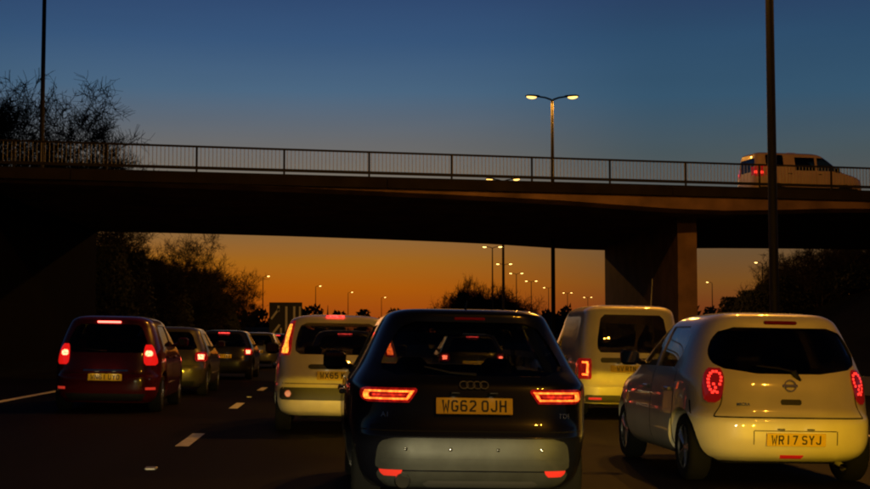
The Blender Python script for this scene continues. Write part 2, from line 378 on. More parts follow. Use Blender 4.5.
BODY = {}
def vehicle(key, name, label, loc, paint, sh, rear_win, side_wins, screen, wheels, wr=.3, cav=(.78, .07), yaw=0, roll=True, group=None,
            cat='car', tint=None, side_tint=None, seat=None, mirror=None):
    """shell with cut window openings and arches, glass, wheels, seats, door mirrors; returns the root Empty"""
    root = thing(name, label, cat, loc, (0, -math.atan(CROSS) * 1 if roll else 0, yaw), group)
    H = sh.rows[-1][0]; tint = tint or TGLASS; side_tint = side_tint or CGLASS
    if key not in BODY:
        me = sh.mesh('body')
        cavm = sh.mesh('cav', 10, 14, cav[1], cav[0], H - .055)
        c = MB(); c2 = MB()
        if rear_win: c.prism(rows_poly(rear_win), 'y', -.4, sh.rear(0, rear_win[-1][0]) + .28)
        for sw in side_wins: c2.prism(rows_poly(sw, 6), 'x', -1.3, 1.3)
        if screen: c.prism(rows_poly(screen), 'y', sh.front(0, screen[-1][0]) - .35, sh.f(.5) + .5)
        for wy in wheels:
            n = 28; c.prism([(wy + (wr + .055) * math.cos(2 * math.pi * k / n), wr + (wr + .055) * math.sin(2 * math.pi * k / n)) for k in range(n)], 'x', -1.4, 1.4)
        cm = c.mesh('cut'); cm2 = c2.mesh('cut'); fix_normals(cm); fix_normals(cm2); fix_normals(me); fix_normals(cavm)
        order = [cavm, cm, cm2] if side_wins else [cavm, cm]
        for o_ in (order, order[1:] + order[:1], order[::-1]):      # the exact solver can stumble on one order of cuts
            rs = boolean(me.copy(), [c_.copy() for c_ in o_])
            if len(rs.polygons) > 1000: break
        me = rs
        me.name = 'body'; me.materials.clear()
        for p in me.polygons: p.use_smooth = True
        me.set_sharp_from_angle(angle=R(32)); BODY[key] = me
    link('body', BODY[key], paint, root)
    if rear_win: pbuild(patch(sh, [(z, a - .012, b + .012) for z, a, b in rear_win], -.014, .005), 'rear_window', tint, root)
    for sw in side_wins:
        for sx in (-1, 1): pbuild(patch(sh, [(z, a - .01, b + .01) for z, a, b in sw], -.012, .005, 10, 6, 'side', sx), 'side_window', side_tint, root)
    if screen: pbuild(patch(sh, [(z, a - .012, b + .012) for z, a, b in screen], -.014, .005, face='front'), 'windscreen', CGLASS, root)
    t, g = wheel_meshes(wr, .2)
    for wy in wheels:
        xx = sh.side(wy, wr + .05) - .115
        for sx in (-1, 1):
            wh = bpy.data.objects.new('wheel', None); COL.objects.link(wh); wh.parent = root; wh.location = (sx * xx, wy, wr); wh.empty_display_size = .1
            wh.rotation_euler = (0, 0, 0 if sx > 0 else math.pi)
            link('tyre', t, TYRE, wh); link('rim', g, ALLOY, wh)
    MB().rbox(-sh.w(.4) + .3, sh.w(.4) - .3, .35, sh.f(.4) - .35, .17, .5, .05).build('underbody', TRIM, root)
    if seat: seats(root, *seat)
    if mirror:
        my, mz, mm = mirror
        for sx in (-1, 1):
            x0 = sx * (sh.side(my, mz) - .01)
            m = MB().tube([(x0, my, mz - .02), (x0 + sx * .06, my - .01, mz), (x0 + sx * .10, my - .02, mz + .03)], [.03, .03, .035], 8)
            o = m.build('door_mirror', mm, root, True)
            MB().rbox(min(x0 + sx * .06, x0 + sx * .25), max(x0 + sx * .06, x0 + sx * .25), my - .06, my + .05, mz - .04, mz + .12, .035).build('mirror_shell', mm, o)
            MB().rbox(min(x0 + sx * .08, x0 + sx * .235), max(x0 + sx * .08, x0 + sx * .235), my - .064, my - .058, mz - .015, mz + .1, .003).build('mirror_glass', mat('mirror_glass', (.25, .26, .28), .02, 1), o)
    return root

def strip(sh, z0, z1, a, b, o, t=.006, nu=20, face='rear', sx=1, nv=2):
    return patch(sh, [(z0, a, b), (z1, a, b)], o, t, nu, nv, face, sx)
def seam_v(sh, x, z0, z1, wd=.006, face='rear', sx=1):
    return patch(sh, [(z0, x - wd / 2, x + wd / 2), ((z0 + z1) / 2, x - wd / 2, x + wd / 2), (z1, x - wd / 2, x + wd / 2)], .0015, .004, 2, 16, face, sx)
def loc_on_road(px, d, wcenter=None):
    x = PX(px, d); return (x, d, road_z(x - off(d)))

def off(y):                                              # parabola that runs out into a straight
    return 5e-4 * max(0., min(y, 420) - 20) ** 2 + max(0., y - 420) * .4
# ------------------------------------------------------------------ ground, roads
GRASS = mat('verge_grass', (.0045, .005, .0028), .95, spec=.05, noise=.5, nscale=1.2, bump=.6)
def tarmac():
    m = mat('asphalt', (.0042, .0028, .0026), .7, noise=.25, nscale=5, spec=.06)
    t = m.node_tree; b = t.nodes['Principled BSDF']; tcn = t.nodes.new('ShaderNodeTexCoord')
    n2 = t.nodes.new('ShaderNodeTexNoise'); n2.inputs['Scale'].default_value = 90; n2.inputs['Detail'].default_value = 3
    t.links.new(tcn.outputs['Object'], n2.inputs[0]); bp = t.nodes.new('ShaderNodeBump'); bp.inputs['Strength'].default_value = .5; bp.inputs['Distance'].default_value = .01
    t.links.new(n2.outputs[0], bp.inputs['Height']); t.links.new(bp.outputs[0], b.inputs['Normal'])
    n3 = t.nodes.new('ShaderNodeTexNoise'); n3.inputs['Scale'].default_value = .35; n3.inputs['Detail'].default_value = 5
    mp = t.nodes.new('ShaderNodeMapping'); mp.inputs['Scale'].default_value = (1.6, .12, 1); t.links.new(tcn.outputs['Object'], mp.inputs[0]); t.links.new(mp.outputs[0], n3.inputs[0])
    mr = t.nodes.new('ShaderNodeMapRange'); mr.inputs[3].default_value = .62; mr.inputs[4].default_value = .88
    t.links.new(n3.outputs[0], mr.inputs[0]); t.links.new(mr.outputs[0], b.inputs['Roughness']); return m
ASPH = tarmac()
MARK = mat('road_paint', (.62, .60, .56), .6, noise=.25, nscale=14)
rngg = random.Random(3)
def ground_h(l, y):
    base = road_z(max(-9.2, min(30, l))) - .03
    if l < -10: base += sstep(-10.5, -23, l) * (2.6 + 3.6 * math.exp(-((y - 58) / 26) ** 2))
    if l > 24.5: base += sstep(24.5, 37, l) * (5.0 + 2.2 * math.exp(-((y - 60) / 30) ** 2))
    return base
ys = list(range(-80, 160, 4)) + list(range(160, 480, 10)) + list(range(480, 1000, 40)) + [1000, 1400, 2200, 3500]
ls = [-3500, -1200, -400, -120, -60, -40, -30, -26, -23, -21, -19, -17, -15, -13.5, -12, -10.5, -9.5, -4, 3, 9, 15, 22, 27, 29, 31, 33, 35, 37, 40, 46, 60, 120, 400, 1200, 3500]
v = []; f = []
for y in ys:
    for l in ls:
        j = rngg.uniform(-.12, .12) if (l < -11 or l > 28) and abs(l) < 70 else 0
        v.append((l + off(y), y, ground_h(l, y) + j))
nl = len(ls)
for i in range(len(ys) - 1):
    for k in range(nl - 1): f.append((i * nl + k, i * nl + k + 1, (i + 1) * nl + k + 1, (i + 1) * nl + k))
tag(link('ground', mesh_of('ground', v, f, True), GRASS), kind='structure')

def ribbon(l0, l1, y0, y1, dz, step=3.0):
    n = max(1, int((y1 - y0) / step)); v = []; f = []
    for i in range(n + 1):
        y = y0 + (y1 - y0) * i / n
        for l in (l0, l1): v.append((l + off(y), y, road_z(l) + dz))
    for i in range(n): f.append((2 * i, 2 * i + 1, 2 * i + 3, 2 * i + 2))
    return v, f
road = tag(link('motorway', mesh_of('motorway', *ribbon(-9.2, 8.5, -60, 480, 0)), ASPH), 'dark asphalt motorway carriageway', None, kind='structure')
tag(link('opposite_carriageway', mesh_of('opposite_carriageway', *ribbon(15, 24.3, -60, 480, 0)), ASPH), kind='structure')
link('edge_line', mesh_of('edge_line', *ribbon(-5.78, -5.60, -60, 400, .004)), MARK, road)
link('edge_line', mesh_of('edge_line', *ribbon(7.4, 7.55, -60, 400, .004)), MARK, road)
for ln in (-1.56, 2.1, ):
    for k in range(-4, 24):
        y = 15.55 + 8.3 * k
        link('lane_dash', mesh_of('lane_dash', *ribbon(ln - .075, ln + .075, y, y + 2.1, .004)), MARK, road)
STUD = mat('stud_housing', (.25, .25, .25), .5, .6)
SB = MB().rbox(-.055, .055, -.07, .07, 0, .022, .008).mesh('road_stud')
STUDL = mat('stud_lens', (.8, .78, .7), .15)
SL = MB().rbox(-.04, .04, -.074, -.06, .004, .017, .002).mesh('stud_lens')
for k in range(0, 8):
    y = 12.85 + 15.6 * k
    s = link('road_stud', SB, STUD, road, (-1.56 + off(y), y, road_z(-1.56) + .0)); link('stud_lens', SL, STUDL, s)

# ------------------------------------------------------------------ overbridge
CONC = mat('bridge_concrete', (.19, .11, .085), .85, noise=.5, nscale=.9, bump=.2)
CONCB = mat('dark_concrete', (.0035, .003, .0027), .95, spec=.05, noise=.4, nscale=.9, bump=.2)  # abutment concrete, far darker than the deck
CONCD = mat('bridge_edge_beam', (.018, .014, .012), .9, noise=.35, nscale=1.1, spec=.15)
STEEL = mat('parapet_steel', (.016, .015, .014), .7, .1, spec=.2); BARS = mat('parapet_bar_steel', (.36, .34, .30), .6, .2)
GALV = mat('galvanised_steel', (.34, .34, .33), .5, .7)
bridge = thing('road_bridge', 'wide concrete road bridge crossing over the motorway with railed edge', 'bridge', (0, 0, .09))
SK = .165
def nearY(x): return 45.8 + SK * x
def farY(x): return 66.6 + SK * x
sof = interp([-60, -12, -5, 7, 13.6, 19, 28, 60], [6.05, 6.0, 5.96, 5.75, 5.50, 5.69, 5.76, 5.85])
xs = [-60 + 2 * i for i in range(66)]
v = []; f = []
for x in xs:
    s = min(sof(x), 6.06)
    for y, z in ((nearY(x), 6.1), (nearY(x) + .02, s + .12), (nearY(x) + .35, s), (farY(x) - .35, s), (farY(x), s + .12), (farY(x), 6.1), (farY(x), 6.2), (nearY(x), 6.2)): v.append((x, y, z))
n = 8
for i in range(len(xs) - 1):
    for k in range(n): f.append((i * n + k, (i + 1) * n + k, (i + 1) * n + (k + 1) % n, i * n + (k + 1) % n))
f += [tuple(range(n)), tuple(reversed(range((len(xs) - 1) * n, len(xs) * n)))]
me = mesh_of('deck', v, f); fix_normals(me); link('deck', me, CONC, bridge)
def skew_box(mb, x0, x1, dy0, dy1, z0, z1, base=nearY):
    return mb.add([(x0, base(x0) + dy0, z0), (x1, base(x1) + dy0, z0), (x1, base(x1) + dy1, z0), (x0, base(x0) + dy1, z0),
                   (x0, base(x0) + dy0, z1), (x1, base(x1) + dy0, z1), (x1, base(x1) + dy1, z1), (x0, base(x0) + dy1, z1)],
                  [(0, 3, 2, 1), (4, 5, 6, 7), (0, 1, 5, 4), (1, 2, 6, 5), (2, 3, 7, 6), (3, 0, 4, 7)])
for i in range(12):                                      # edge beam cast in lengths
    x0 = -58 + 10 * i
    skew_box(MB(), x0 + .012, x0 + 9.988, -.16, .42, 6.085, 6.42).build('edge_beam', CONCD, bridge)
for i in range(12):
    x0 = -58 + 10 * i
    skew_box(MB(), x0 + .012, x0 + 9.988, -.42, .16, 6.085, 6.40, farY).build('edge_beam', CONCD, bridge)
skew_box(MB(), -59, 69, .43, 20.57, 6.202, 6.30).build('bridge_road', ASPH, bridge)
POSTX = [-26.4 + 2.78 * k for k in range(22)]
pm_ = MB().rbox(-.032, .032, -.03, .03, 0, .86, .008).mesh('parapet_post')
for x in POSTX: link('parapet_post', pm_, STEEL, bridge, (x, nearY(x), 6.418))
rail0, rail1 = POSTX[0], POSTX[-1]
rm = skew_box(MB(), rail0, rail1, -.035, .035, 7.25, 7.31).build('handrail', STEEL, bridge)
skew_box(MB(), rail0, rail1, -.03, .03, 6.545, 6.64).build('bottom_rail', STEEL, bridge)
mb = MB(); x = rail0 + .12
while x < rail1:
    y = nearY(x); mb.box(x - .008, x + .008, y - .008, y + .008, 6.64, 7.25); x += .125
b_ = mb.build('parapet_bars', BARS, bridge); b_['kind'] = 'stuff'
# vehicle safety fence behind the parapet
skew_box(MB(), -26, 32, 1.45, 1.53, 6.52, 6.64).build('safety_beam', STEEL, bridge)
gp = MB().rbox(-.07, .07, -.05, .05, 0, .32, .01).mesh('safety_post')
for k in range(24):
    x = -25 + 2.45 * k; link('safety_post', gp, STEEL, bridge, (x, nearY(x) + 1.6, 6.30))
# far parapet
for k in range(24):
    x = -26 + 2.78 * k; link('parapet_post', pm_, STEEL, bridge, (x, farY(x), 6.395))
skew_box(MB(), -26, 38, -.03, .03, 7.23, 7.28, farY).build('handrail', STEEL, bridge)
# leaf pier and abutments
pier = MB(); z0 = -.4
pier.add([(12.75, 50, z0), (13.46, 50, z0), (14.05, 66.3, z0), (13.34, 66.3, z0), (12.75, 50, 5.62), (13.46, 50, 5.62), (14.05, 66.3, 5.7), (13.34, 66.3, 5.7)],
         [(0, 3, 2, 1), (4, 5, 6, 7), (0, 1, 5, 4), (1, 2, 6, 5), (2, 3, 7, 6), (3, 0, 4, 7)]).build('pier', CONC, bridge)
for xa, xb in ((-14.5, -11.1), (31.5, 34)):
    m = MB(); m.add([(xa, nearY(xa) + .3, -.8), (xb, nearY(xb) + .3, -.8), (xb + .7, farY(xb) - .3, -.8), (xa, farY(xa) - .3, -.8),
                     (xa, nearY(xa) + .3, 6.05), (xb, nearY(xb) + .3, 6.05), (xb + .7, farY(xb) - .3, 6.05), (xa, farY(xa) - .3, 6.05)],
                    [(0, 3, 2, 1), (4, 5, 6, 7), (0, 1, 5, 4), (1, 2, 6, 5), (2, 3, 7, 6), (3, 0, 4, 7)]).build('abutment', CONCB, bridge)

# ------------------------------------------------------------------ street lamps
POLE = mat('lamp_column_paint', (.012, .011, .010), .6, .2, noise=.2, nscale=6)
LENS = emis('sodium_lens', (1, .55, .13), 3.4, (.6, .5, .3))
LENSF = emis('sodium_lens_far', (1, .58, .15), 7, (.6, .5, .3))
SOD = (1, .40, .03)
def lamp_meshes():
    r = {}
    r['pole'] = MB().tube([(0, 0, -.3), (0, 0, .25), (0, 0, 1.6), (0, 0, 1.62), (0, 0, 8), (0, 0, 11.75)], [.115, .115, .115, .098, .085, .06], 12).mesh('pole', True)
    r['arm'] = MB().tube([(0, 0, 11.7), (.05, 0, 11.84), (.3, 0, 11.93), (.62, 0, 11.98)], [.05, .045, .04, .036], 8).mesh('arm', True)
    h = MB()                                              # lantern canopy: a tapering upturned boat
    secs = [(.52, .05, .05), (.62, .09, .09), (.85, .14, .10), (1.1, .13, .09), (1.22, .07, .04)]
    n = 10; vs = []; fs = []
    for x, wd, hh in secs:
        for k in range(n):
            a = math.pi * k / (n - 1); vs.append((x, wd * math.cos(a), 11.955 + (x - .6) * .06 + hh * math.sin(a)))
    for i in range(len(secs) - 1):
        for k in range(n): fs.append((i * n + k, i * n + (k + 1) % n, (i + 1) * n + (k + 1) % n, (i + 1) * n + k))
    fs += [tuple(range(n)), tuple(range((len(secs) - 1) * n, len(secs) * n))]
    h.add(vs, fs); r['lantern'] = h.mesh('lantern', True); fix_normals(r['lantern'])
    b = MB(); vs = []; fs = []
    for i in range(7):
        t = i / 6; x = .72 + .44 * t; q = max(.05, math.sin(math.pi * (.06 + .88 * t)) ** .6)
        for k in range(n):
            a = math.pi + math.pi * k / (n - 1); vs.append((x, .115 * q * math.cos(a), 11.953 + (x - .6) * .06 + .10 * q * math.sin(a)))
    for i in range(6):
        for k in range(n): fs.append((i * n + k, i * n + (k + 1) % n, (i + 1) * n + (k + 1) % n, (i + 1) * n + k))
    fs += [tuple(range(n)), tuple(range(6 * n, 7 * n))]
    b.add(vs, fs); r['lens'] = b.mesh('lens', True); fix_normals(r['lens']); return r
LM = lamp_meshes()
LM['lens_far'] = LM['lens'].copy()
def street_lamp(x, y, z, label, sides=(1, -1), power=0, far=False, rot=0, group='street lamps along the road', scale=1.0):
    t = thing('street_lamp', label, 'street lamp', (x, y, z), (0, 0, rot), group); t.scale = (scale, scale, scale * 1.015)
    link('pole', LM['pole'], POLE, t)
    for s in sides:
        a = link('arm', LM['arm'], POLE, t); a.rotation_euler = (0, 0, 0 if s > 0 else math.pi)
        l = link('lantern', LM['lantern'], POLE, t); l.rotation_euler = (0, 0, 0 if s > 0 else math.pi)
        link('lens', LM['lens_far'] if far else LM['lens'], LENSF if far else LENS, l)
        if power:
            ld = bpy.data.lights.new('sodium_lamp', 'SPOT'); ld.energy = power; ld.color = SOD; ld.shadow_soft_size = .12
            ld.spot_size = R(178); ld.spot_blend = .1
            lo = bpy.data.objects.new('sodium_lamp', ld); COL.objects.link(lo); lo.parent = t; lo.location = (s * .95, 0, 11.78)
    return t
LL = [(-6, 'double arm sodium street lamp beside the camera'), (28, 'tall dark street lamp column rising past the bridge at right'),
      (62.5, 'nearest lit double arm street lamp standing above the bridge railing'), (96.3, 'twin street lamp whose lanterns show just under the bridge railing'),
      (131, 'street lamp hidden behind the bridge deck'), (166, 'twin lit street lamp hanging highest in the sunset gap under the bridge'),
      (204, 'twin lit street lamp second in the receding row under the bridge'), (233, 'twin lit street lamp third in the receding row under the bridge'),
      (264, 'twin street lamp fourth in the receding row under the bridge'), (297, 'twin street lamp fifth in the receding row, left of the near column'),
      (331, 'tiny twin street lamp just right of the near column'), (366, 'tiny twin street lamp second right of the near column'), (402, 'farthest tiny twin street lamp low over the van')]
for d, lb in LL:
    if d == 131: continue
    x = 9.15 + off(d)
    if d == 28: x = PX(775, 28)
    if d == 62.5: x = PX(553.5, 62.5)
    if d == 96.3: x = PX(503.5, 96.3)
    street_lamp(x, d, .15 if d == 96.3 else .05, lb, power=(1750 if d < 0 else 2400 if d < 30 else 900 if d < 70 else 3000 if d < 100 else 0), far=d > 100, rot=-.001 * d if d > 0 else 0)
for px_, py_, lb in ((268, 277.5, 'single arm lamp beside the small bare tree, far left'), (320, 287, 'single arm lamp second from the small bare tree'),
                     (352, 293, 'single arm lamp third from the small bare tree'), (385, 298, 'faintest single arm lamp over the dark hatchback')):
    d = 10.8 * FPX / (VPY - py_); x = PX(px_, d) - .95
    street_lamp(x, d, 0, lb, sides=(1,), far=True, group='lamps on the far left road')
for px_, py_, lb in ((757, 262, 'lit lamp among the bare scrub at right'), (708, 282, 'small lit lamp right beside the bridge pier')):
    d = 10.8 * FPX / (VPY - py_); x = PX(px_, d) + .95
    street_lamp(x, d, 0, lb, sides=(-1,), far=True, group='lamps beyond the right bank')
street_lamp(PX(38, 50), 50, 6.295, 'thin dark lamp column standing on the bridge at far left', sides=(1,), far=True, rot=R(-80), group='lamps on the bridge', scale=.85)

# ------------------------------------------------------------------ vehicles
def paint(name, col, metal=.0, rough=.35, coat=1.0, spec=.5): return mat(name, col, rough, metal, coat, coat_rough=.04, noise=.05, nscale=3, spec=spec)
BRAKE = emis('brake_glow', (1, .11, .05), 13); TAIL = emis('tail_glow', (1, .11, .012), 6); TAILDIM = emis('tail_glow_dim', (1, .035, .012), 1.1)
HIGH = emis('high_brake_glow', (1, .05, .04), 3.2); LED = emis('led_glow', (1, .028, .016), 2.6); AMBER = emis('amber_tail_glow', (1, .24, .02), 3.4)
GLOWRED = mat('lit_red_lens', (.25, .006, .006), .1, 0, 1, emit=(1, .02, .012), es=.26)

def optics(m, scale=34, lo=.45):
    t = m.node_tree; b = t.nodes['Principled BSDF']; st = b.inputs['Emission Strength'].default_value
    c = t.nodes.new('ShaderNodeTexCoord'); vo = t.nodes.new('ShaderNodeTexVoronoi'); vo.inputs['Scale'].default_value = scale
    t.links.new(c.outputs['Object'], vo.inputs[0]); r = t.nodes.new('ShaderNodeMapRange'); r.inputs[1].default_value = .0; r.inputs[2].default_value = .7
    r.inputs[3].default_value = st * 1.35; r.inputs[4].default_value = st * lo; t.links.new(vo.outputs['Distance'], r.inputs[0]); t.links.new(r.outputs[0], b.inputs['Emission Strength'])
for m_ in (GLOWRED, TAIL, TAILDIM, AMBER, BRAKE, HIGH): optics(m_)
def side_detail(root, sh, doors, z0, z1, hz, hm=TRIM):
    for sx in (-1, 1):
        for y in doors: pbuild(seam_v(sh, y, z0, z1, .008, 'side', sx), 'door_gap', SEAM, root)
        for y in doors[:-1]:
            x = sh.side(y + .14, hz); MB().rbox(min(sx * (x - .005), sx * (x + .035)), max(sx * (x - .005), sx * (x + .035)), y + .06, y + .24, hz - .018, hz + .018, .008).build('door_handle', hm, root)

HEADLENS = emis('headlamp_lens', (1, .8, .5), 2.0, (.5, .5, .5))
def beam(x, y, z, power, col, slope=-.004, spill=.1, size=70, soft=.006, parent=None):
    """dipped headlamp shining along the road with a flat cut-off"""
    ld = bpy.data.lights.new('dipped_headlamp', 'SPOT'); ld.energy = power; ld.color = col; ld.spot_size = R(size); ld.spot_blend = 1; ld.shadow_soft_size = .05
    o = bpy.data.objects.new('dipped_headlamp', ld); COL.objects.link(o); o.location = (x, y, z); o.rotation_euler = (R(89), 0, 0); o.parent = parent
    ld.use_nodes = True; t = ld.node_tree; em = next(n for n in t.nodes if n.type == 'EMISSION')
    g = t.nodes.new('ShaderNodeNewGeometry'); sp = t.nodes.new('ShaderNodeSeparateXYZ'); t.links.new(g.outputs['Incoming'], sp.inputs[0])
    ab = t.nodes.new('ShaderNodeMath'); ab.operation = 'ABSOLUTE'; t.links.new(sp.outputs[1], ab.inputs[0])
    dv = t.nodes.new('ShaderNodeMath'); dv.operation = 'DIVIDE'; t.links.new(sp.outputs[2], dv.inputs[0]); t.links.new(ab.outputs[0], dv.inputs[1])
    mr = t.nodes.new('ShaderNodeMapRange'); mr.interpolation_type = 'SMOOTHSTEP'
    mr.inputs[1].default_value = slope - soft; mr.inputs[2].default_value = slope + soft; mr.inputs[3].default_value = 1; mr.inputs[4].default_value = spill
    t.links.new(dv.outputs[0], mr.inputs[0]); t.links.new(mr.outputs[0], em.inputs['Strength'])
def headlights(root, sh, z, power, col, xs=(.46, .70), slope=-.004, spill=.1, lit=True):
    for s in (1, -1):
        rows = [(z - .07, xs[0] + .03, xs[1]), (z, xs[0], xs[1] + .02), (z + .06, xs[0] + .05, xs[1])]
        pbuild(patch(sh, rows if s > 0 else mirror_rows(rows), .006, .02, 8, 6, 'front'), 'headlight', HEADLENS, root)
        xm = s * (xs[0] + xs[1]) / 2
        if lit: beam(xm, sh.front(xm, z) + .04, z, power, col, slope, spill, parent=root)
HAL = (1, .60, .022)
# the car the photograph was taken from, and the one behind the pale hatchback, light what is in front of them
for x in (-.28, .96): beam(x, 1.75, .58, 1250, (1, .84, .46), -.006, .03, 38)
for x in (3.45, 4.70): beam(x, 5.2, .585, 560, HAL, -.010, .16, 90, .010)

# ---- dark hatchback right ahead
P_DK = paint('dark_blue_paint', (.0045, .005, .009), 0, .3, 1, .15); P_LIT = mat('headlit_bumper_grey', (.060, .064, .062), .50, .5, .6, noise=.18, nscale=5, spec=.1)  # second, paler grey has headlamp light on the lower bumper put into its colour
def dark_hatch():
    d = 9.40; loc = loc_on_road(473, d)
    sh = Shell([(.20, .76, .13, 3.80), (.25, .80, .06, 3.86), (.33, .83, .02, 3.92), (.45, .85, .0, 3.95), (.555, .862, .0, 3.94), (.575, .866, .012, 3.93), (.66, .87, .05, 3.88),
                (.76, .87, .07, 3.70), (.84, .868, .085, 3.35), (.90, .855, .10, 3.05), (.95, .825, .14, 2.90), (1.0, .79, .19, 2.80), (1.1, .735, .27, 2.60), (1.22, .675, .38, 2.35),
                (1.335, .615, .455, 2.12), (1.385, .575, .46, 2.0), (1.418, .50, .50, 1.85), (1.434, .33, .75, 1.65), (1.44, .05, 1.1, 1.2)], 5.6)
    rw = [(.965, -.52, .52), (.985, -.60, .60), (1.03, -.625, .625), (1.15, -.575, .575), (1.26, -.51, .51), (1.315, -.46, .46), (1.335, -.38, .38)]
    sw = [[(.965, .95, 1.68), (1.1, .82, 1.68), (1.22, .80, 1.68), (1.31, .95, 1.68)], [(.965, 1.76, 2.78), (1.1, 1.76, 2.52), (1.22, 1.76, 2.28), (1.31, 1.76, 2.06)]]
    scn = [(1.0, -.62, .62), (1.15, -.58, .58), (1.3, -.50, .50)]
    r = vehicle('dark_hatch', 'hatchback', 'dark hatchback directly ahead with wide orange tail lights and yellow plate', loc, P_DK, sh, rw, sw, scn, (.68, 3.15), .305,
                seat=(.98, 1.62, .55, .56, .93), mirror=(2.32, .99, P_DK), tint=glass('rear_glass_light', (.34, .36, .36)))
    # tail lights: wedge lens, bright ring and dark centre bar
    for s in (1, -1):
        rows = [(.782, .44, .715), (.795, .43, .75), (.83, .405, .77), (.866, .385, .765), (.88, .395, .73)]
        q = rows if s > 0 else mirror_rows(rows)
        t = pbuild(patch(sh, q, .008, .02, 18, 8), 'tail_light', GLOWRED, r)
        up = [(.850, .415, .742), (.862, .405, .738)]; lo = [(.800, .45, .735), (.812, .44, .745)]
        ou = [(.812, .707, .747), (.83, .714, .748), (.848, .707, .744)]; inn = [(.812, .438, .458), (.83, .428, .448), (.848, .416, .438)]
        for rr in (up, lo, ou, inn): pbuild(patch(sh, rr if s > 0 else mirror_rows(rr), .011, .004, 12, 2), 'light_guide', TAIL, t)
        mid = [(.822, .475, .69), (.838, .465, .69)]
        pbuild(patch(sh, mid if s > 0 else mirror_rows(mid), .011, .004, 10, 2), 'indicator_bar', TAILDIM, t)
        rf = [(.292, .51, .60), (.31, .49, .625), (.335, .48, .635)]
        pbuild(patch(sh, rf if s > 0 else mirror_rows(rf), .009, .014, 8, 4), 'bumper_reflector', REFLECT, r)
    plate(r, sh, .765, 'WG62 OJH', 0, .02, .016)
    # tailgate and bumper lines
    pbuild(strip(sh, .592, .60, -.80, .80, .0015, .004, 30), 'tailgate_gap', SEAM, r)
    pbuild(patch(sh, [(.60, -.62, .62), (.612, -.70, .70), (.628, -.70, .70), (.64, -.62, .62)], .004, .01, 24, 4), 'tailgate_lip', P_DK, r)
    low = pbuild(patch(sh, [(.335, -.63, .63), (.36, -.66, .66), (.49, -.645, .645), (.53, -.615, .615), (.55, -.54, .54)], .004, .012, 30, 10), 'headlit_patch', P_LIT, r)  # panel shaped like the headlamp-lit patch of the dark bumper
    pbuild(patch(sh, [(.21, -.56, .56), (.23, -.60, .60), (.31, -.65, .65), (.326, -.64, .64)], .004, .012, 30, 6), 'bumper_valance', P_LIT, r)
    pbuild(patch(sh, [(.212, -.30, .40), (.24, -.34, .44), (.262, -.30, .40)], .008, .012, 20, 5), 'diffuser', mat('diffuser_grey', (.05, .05, .05), .5), r)
    # four linked rings
    zb = .905; yb = sh.rear(0, zb)
    for k in range(4):
        m = MB(); n = 20; c = (k - 1.5) * .046
        m.tube([(c + .029 * math.cos(2 * math.pi * i / n), 0, .029 * math.sin(2 * math.pi * i / n)) for i in range(n + 1)], .0042, 6)
        m.build('badge_ring', mat('badge_silver', (.16, .16, .17), .4, .5), r, True, (0, yb - .008, zb), (R(-35), 0, 0))
    for tx, x in (('A1', -.60), ('TDI', .62)):
        z = .70; link('model_lettering', text_mesh(tx, .045, .002, .001), CHROME, r, (x, sh.rear(x, z) - .004, z), (R(82), 0, .12 if x > 0 else -.12))
    ex = MB().lathe([(.06, .044), (-.05, .046), (-.056, .050), (-.05, .054), (.06, .052)], 24, 'y').build('exhaust_pipe', CHROME, r, True, (-.475, sh.rear(-.475, .262) + .02, .262))
    MB().lathe([(-.042, .001), (-.042, .0455), (-.032, .0455), (-.032, .001)], 20, 'y').build('pipe_bore', SEAM, ex, False)
    MB().tube([(.0, 0, 0), (-.18, -.02, .012), (-.36, -.022, .05)], [.012, .008, .006], 6).build('rear_wiper', TRIM, r, True, (.02, sh.rear(0, .975) - .014, .975))
    MB().rbox(-.11, .11, -.004, .012, -.01, .01, .004).build('high_brake_light', REDLENS, r, False, (0, sh.rear(0, 1.36) - .004, 1.36))
    MB().tube([(0, 0, 0), (0, -.05, .045), (0, -.13, .085)], [.013, .007, .003], 6).build('roof_aerial', TRIM, r, True, (.0, .8, 1.408))
    MB().rbox(-.11, .11, -.02, .02, -.03, .03, .012).build('interior_mirror', TRIM, r, False, (0, 2.1, 1.27))
    side_detail(r, sh, (.9, 1.72, 2.75), .30, .94, .82, P_DK)
    headlights(r, sh, .70, 300, HAL, slope=0)
    for x in (-.46, -.16, .16, .46): MB().lathe([(-.006, .001), (-.005, .009), (.0, .012), (.01, .012), (.01, .001)], 14, 'y').build('glint_dome', mat('glint_chrome', (.3, .3, .3), .08, 1), r, True, (x, sh.rear(x, .475) - .006, .475))  # shiny domes added to give the headlamps back as bright dots
    pbuild(patch(sh, [(.376, -.60, .60), (.386, -.63, .63), (.398, -.63, .63), (.41, -.60, .60)], .013, .014, 30, 4), 'bumper_crease', P_LIT, r)
    return r
dark_hatch()

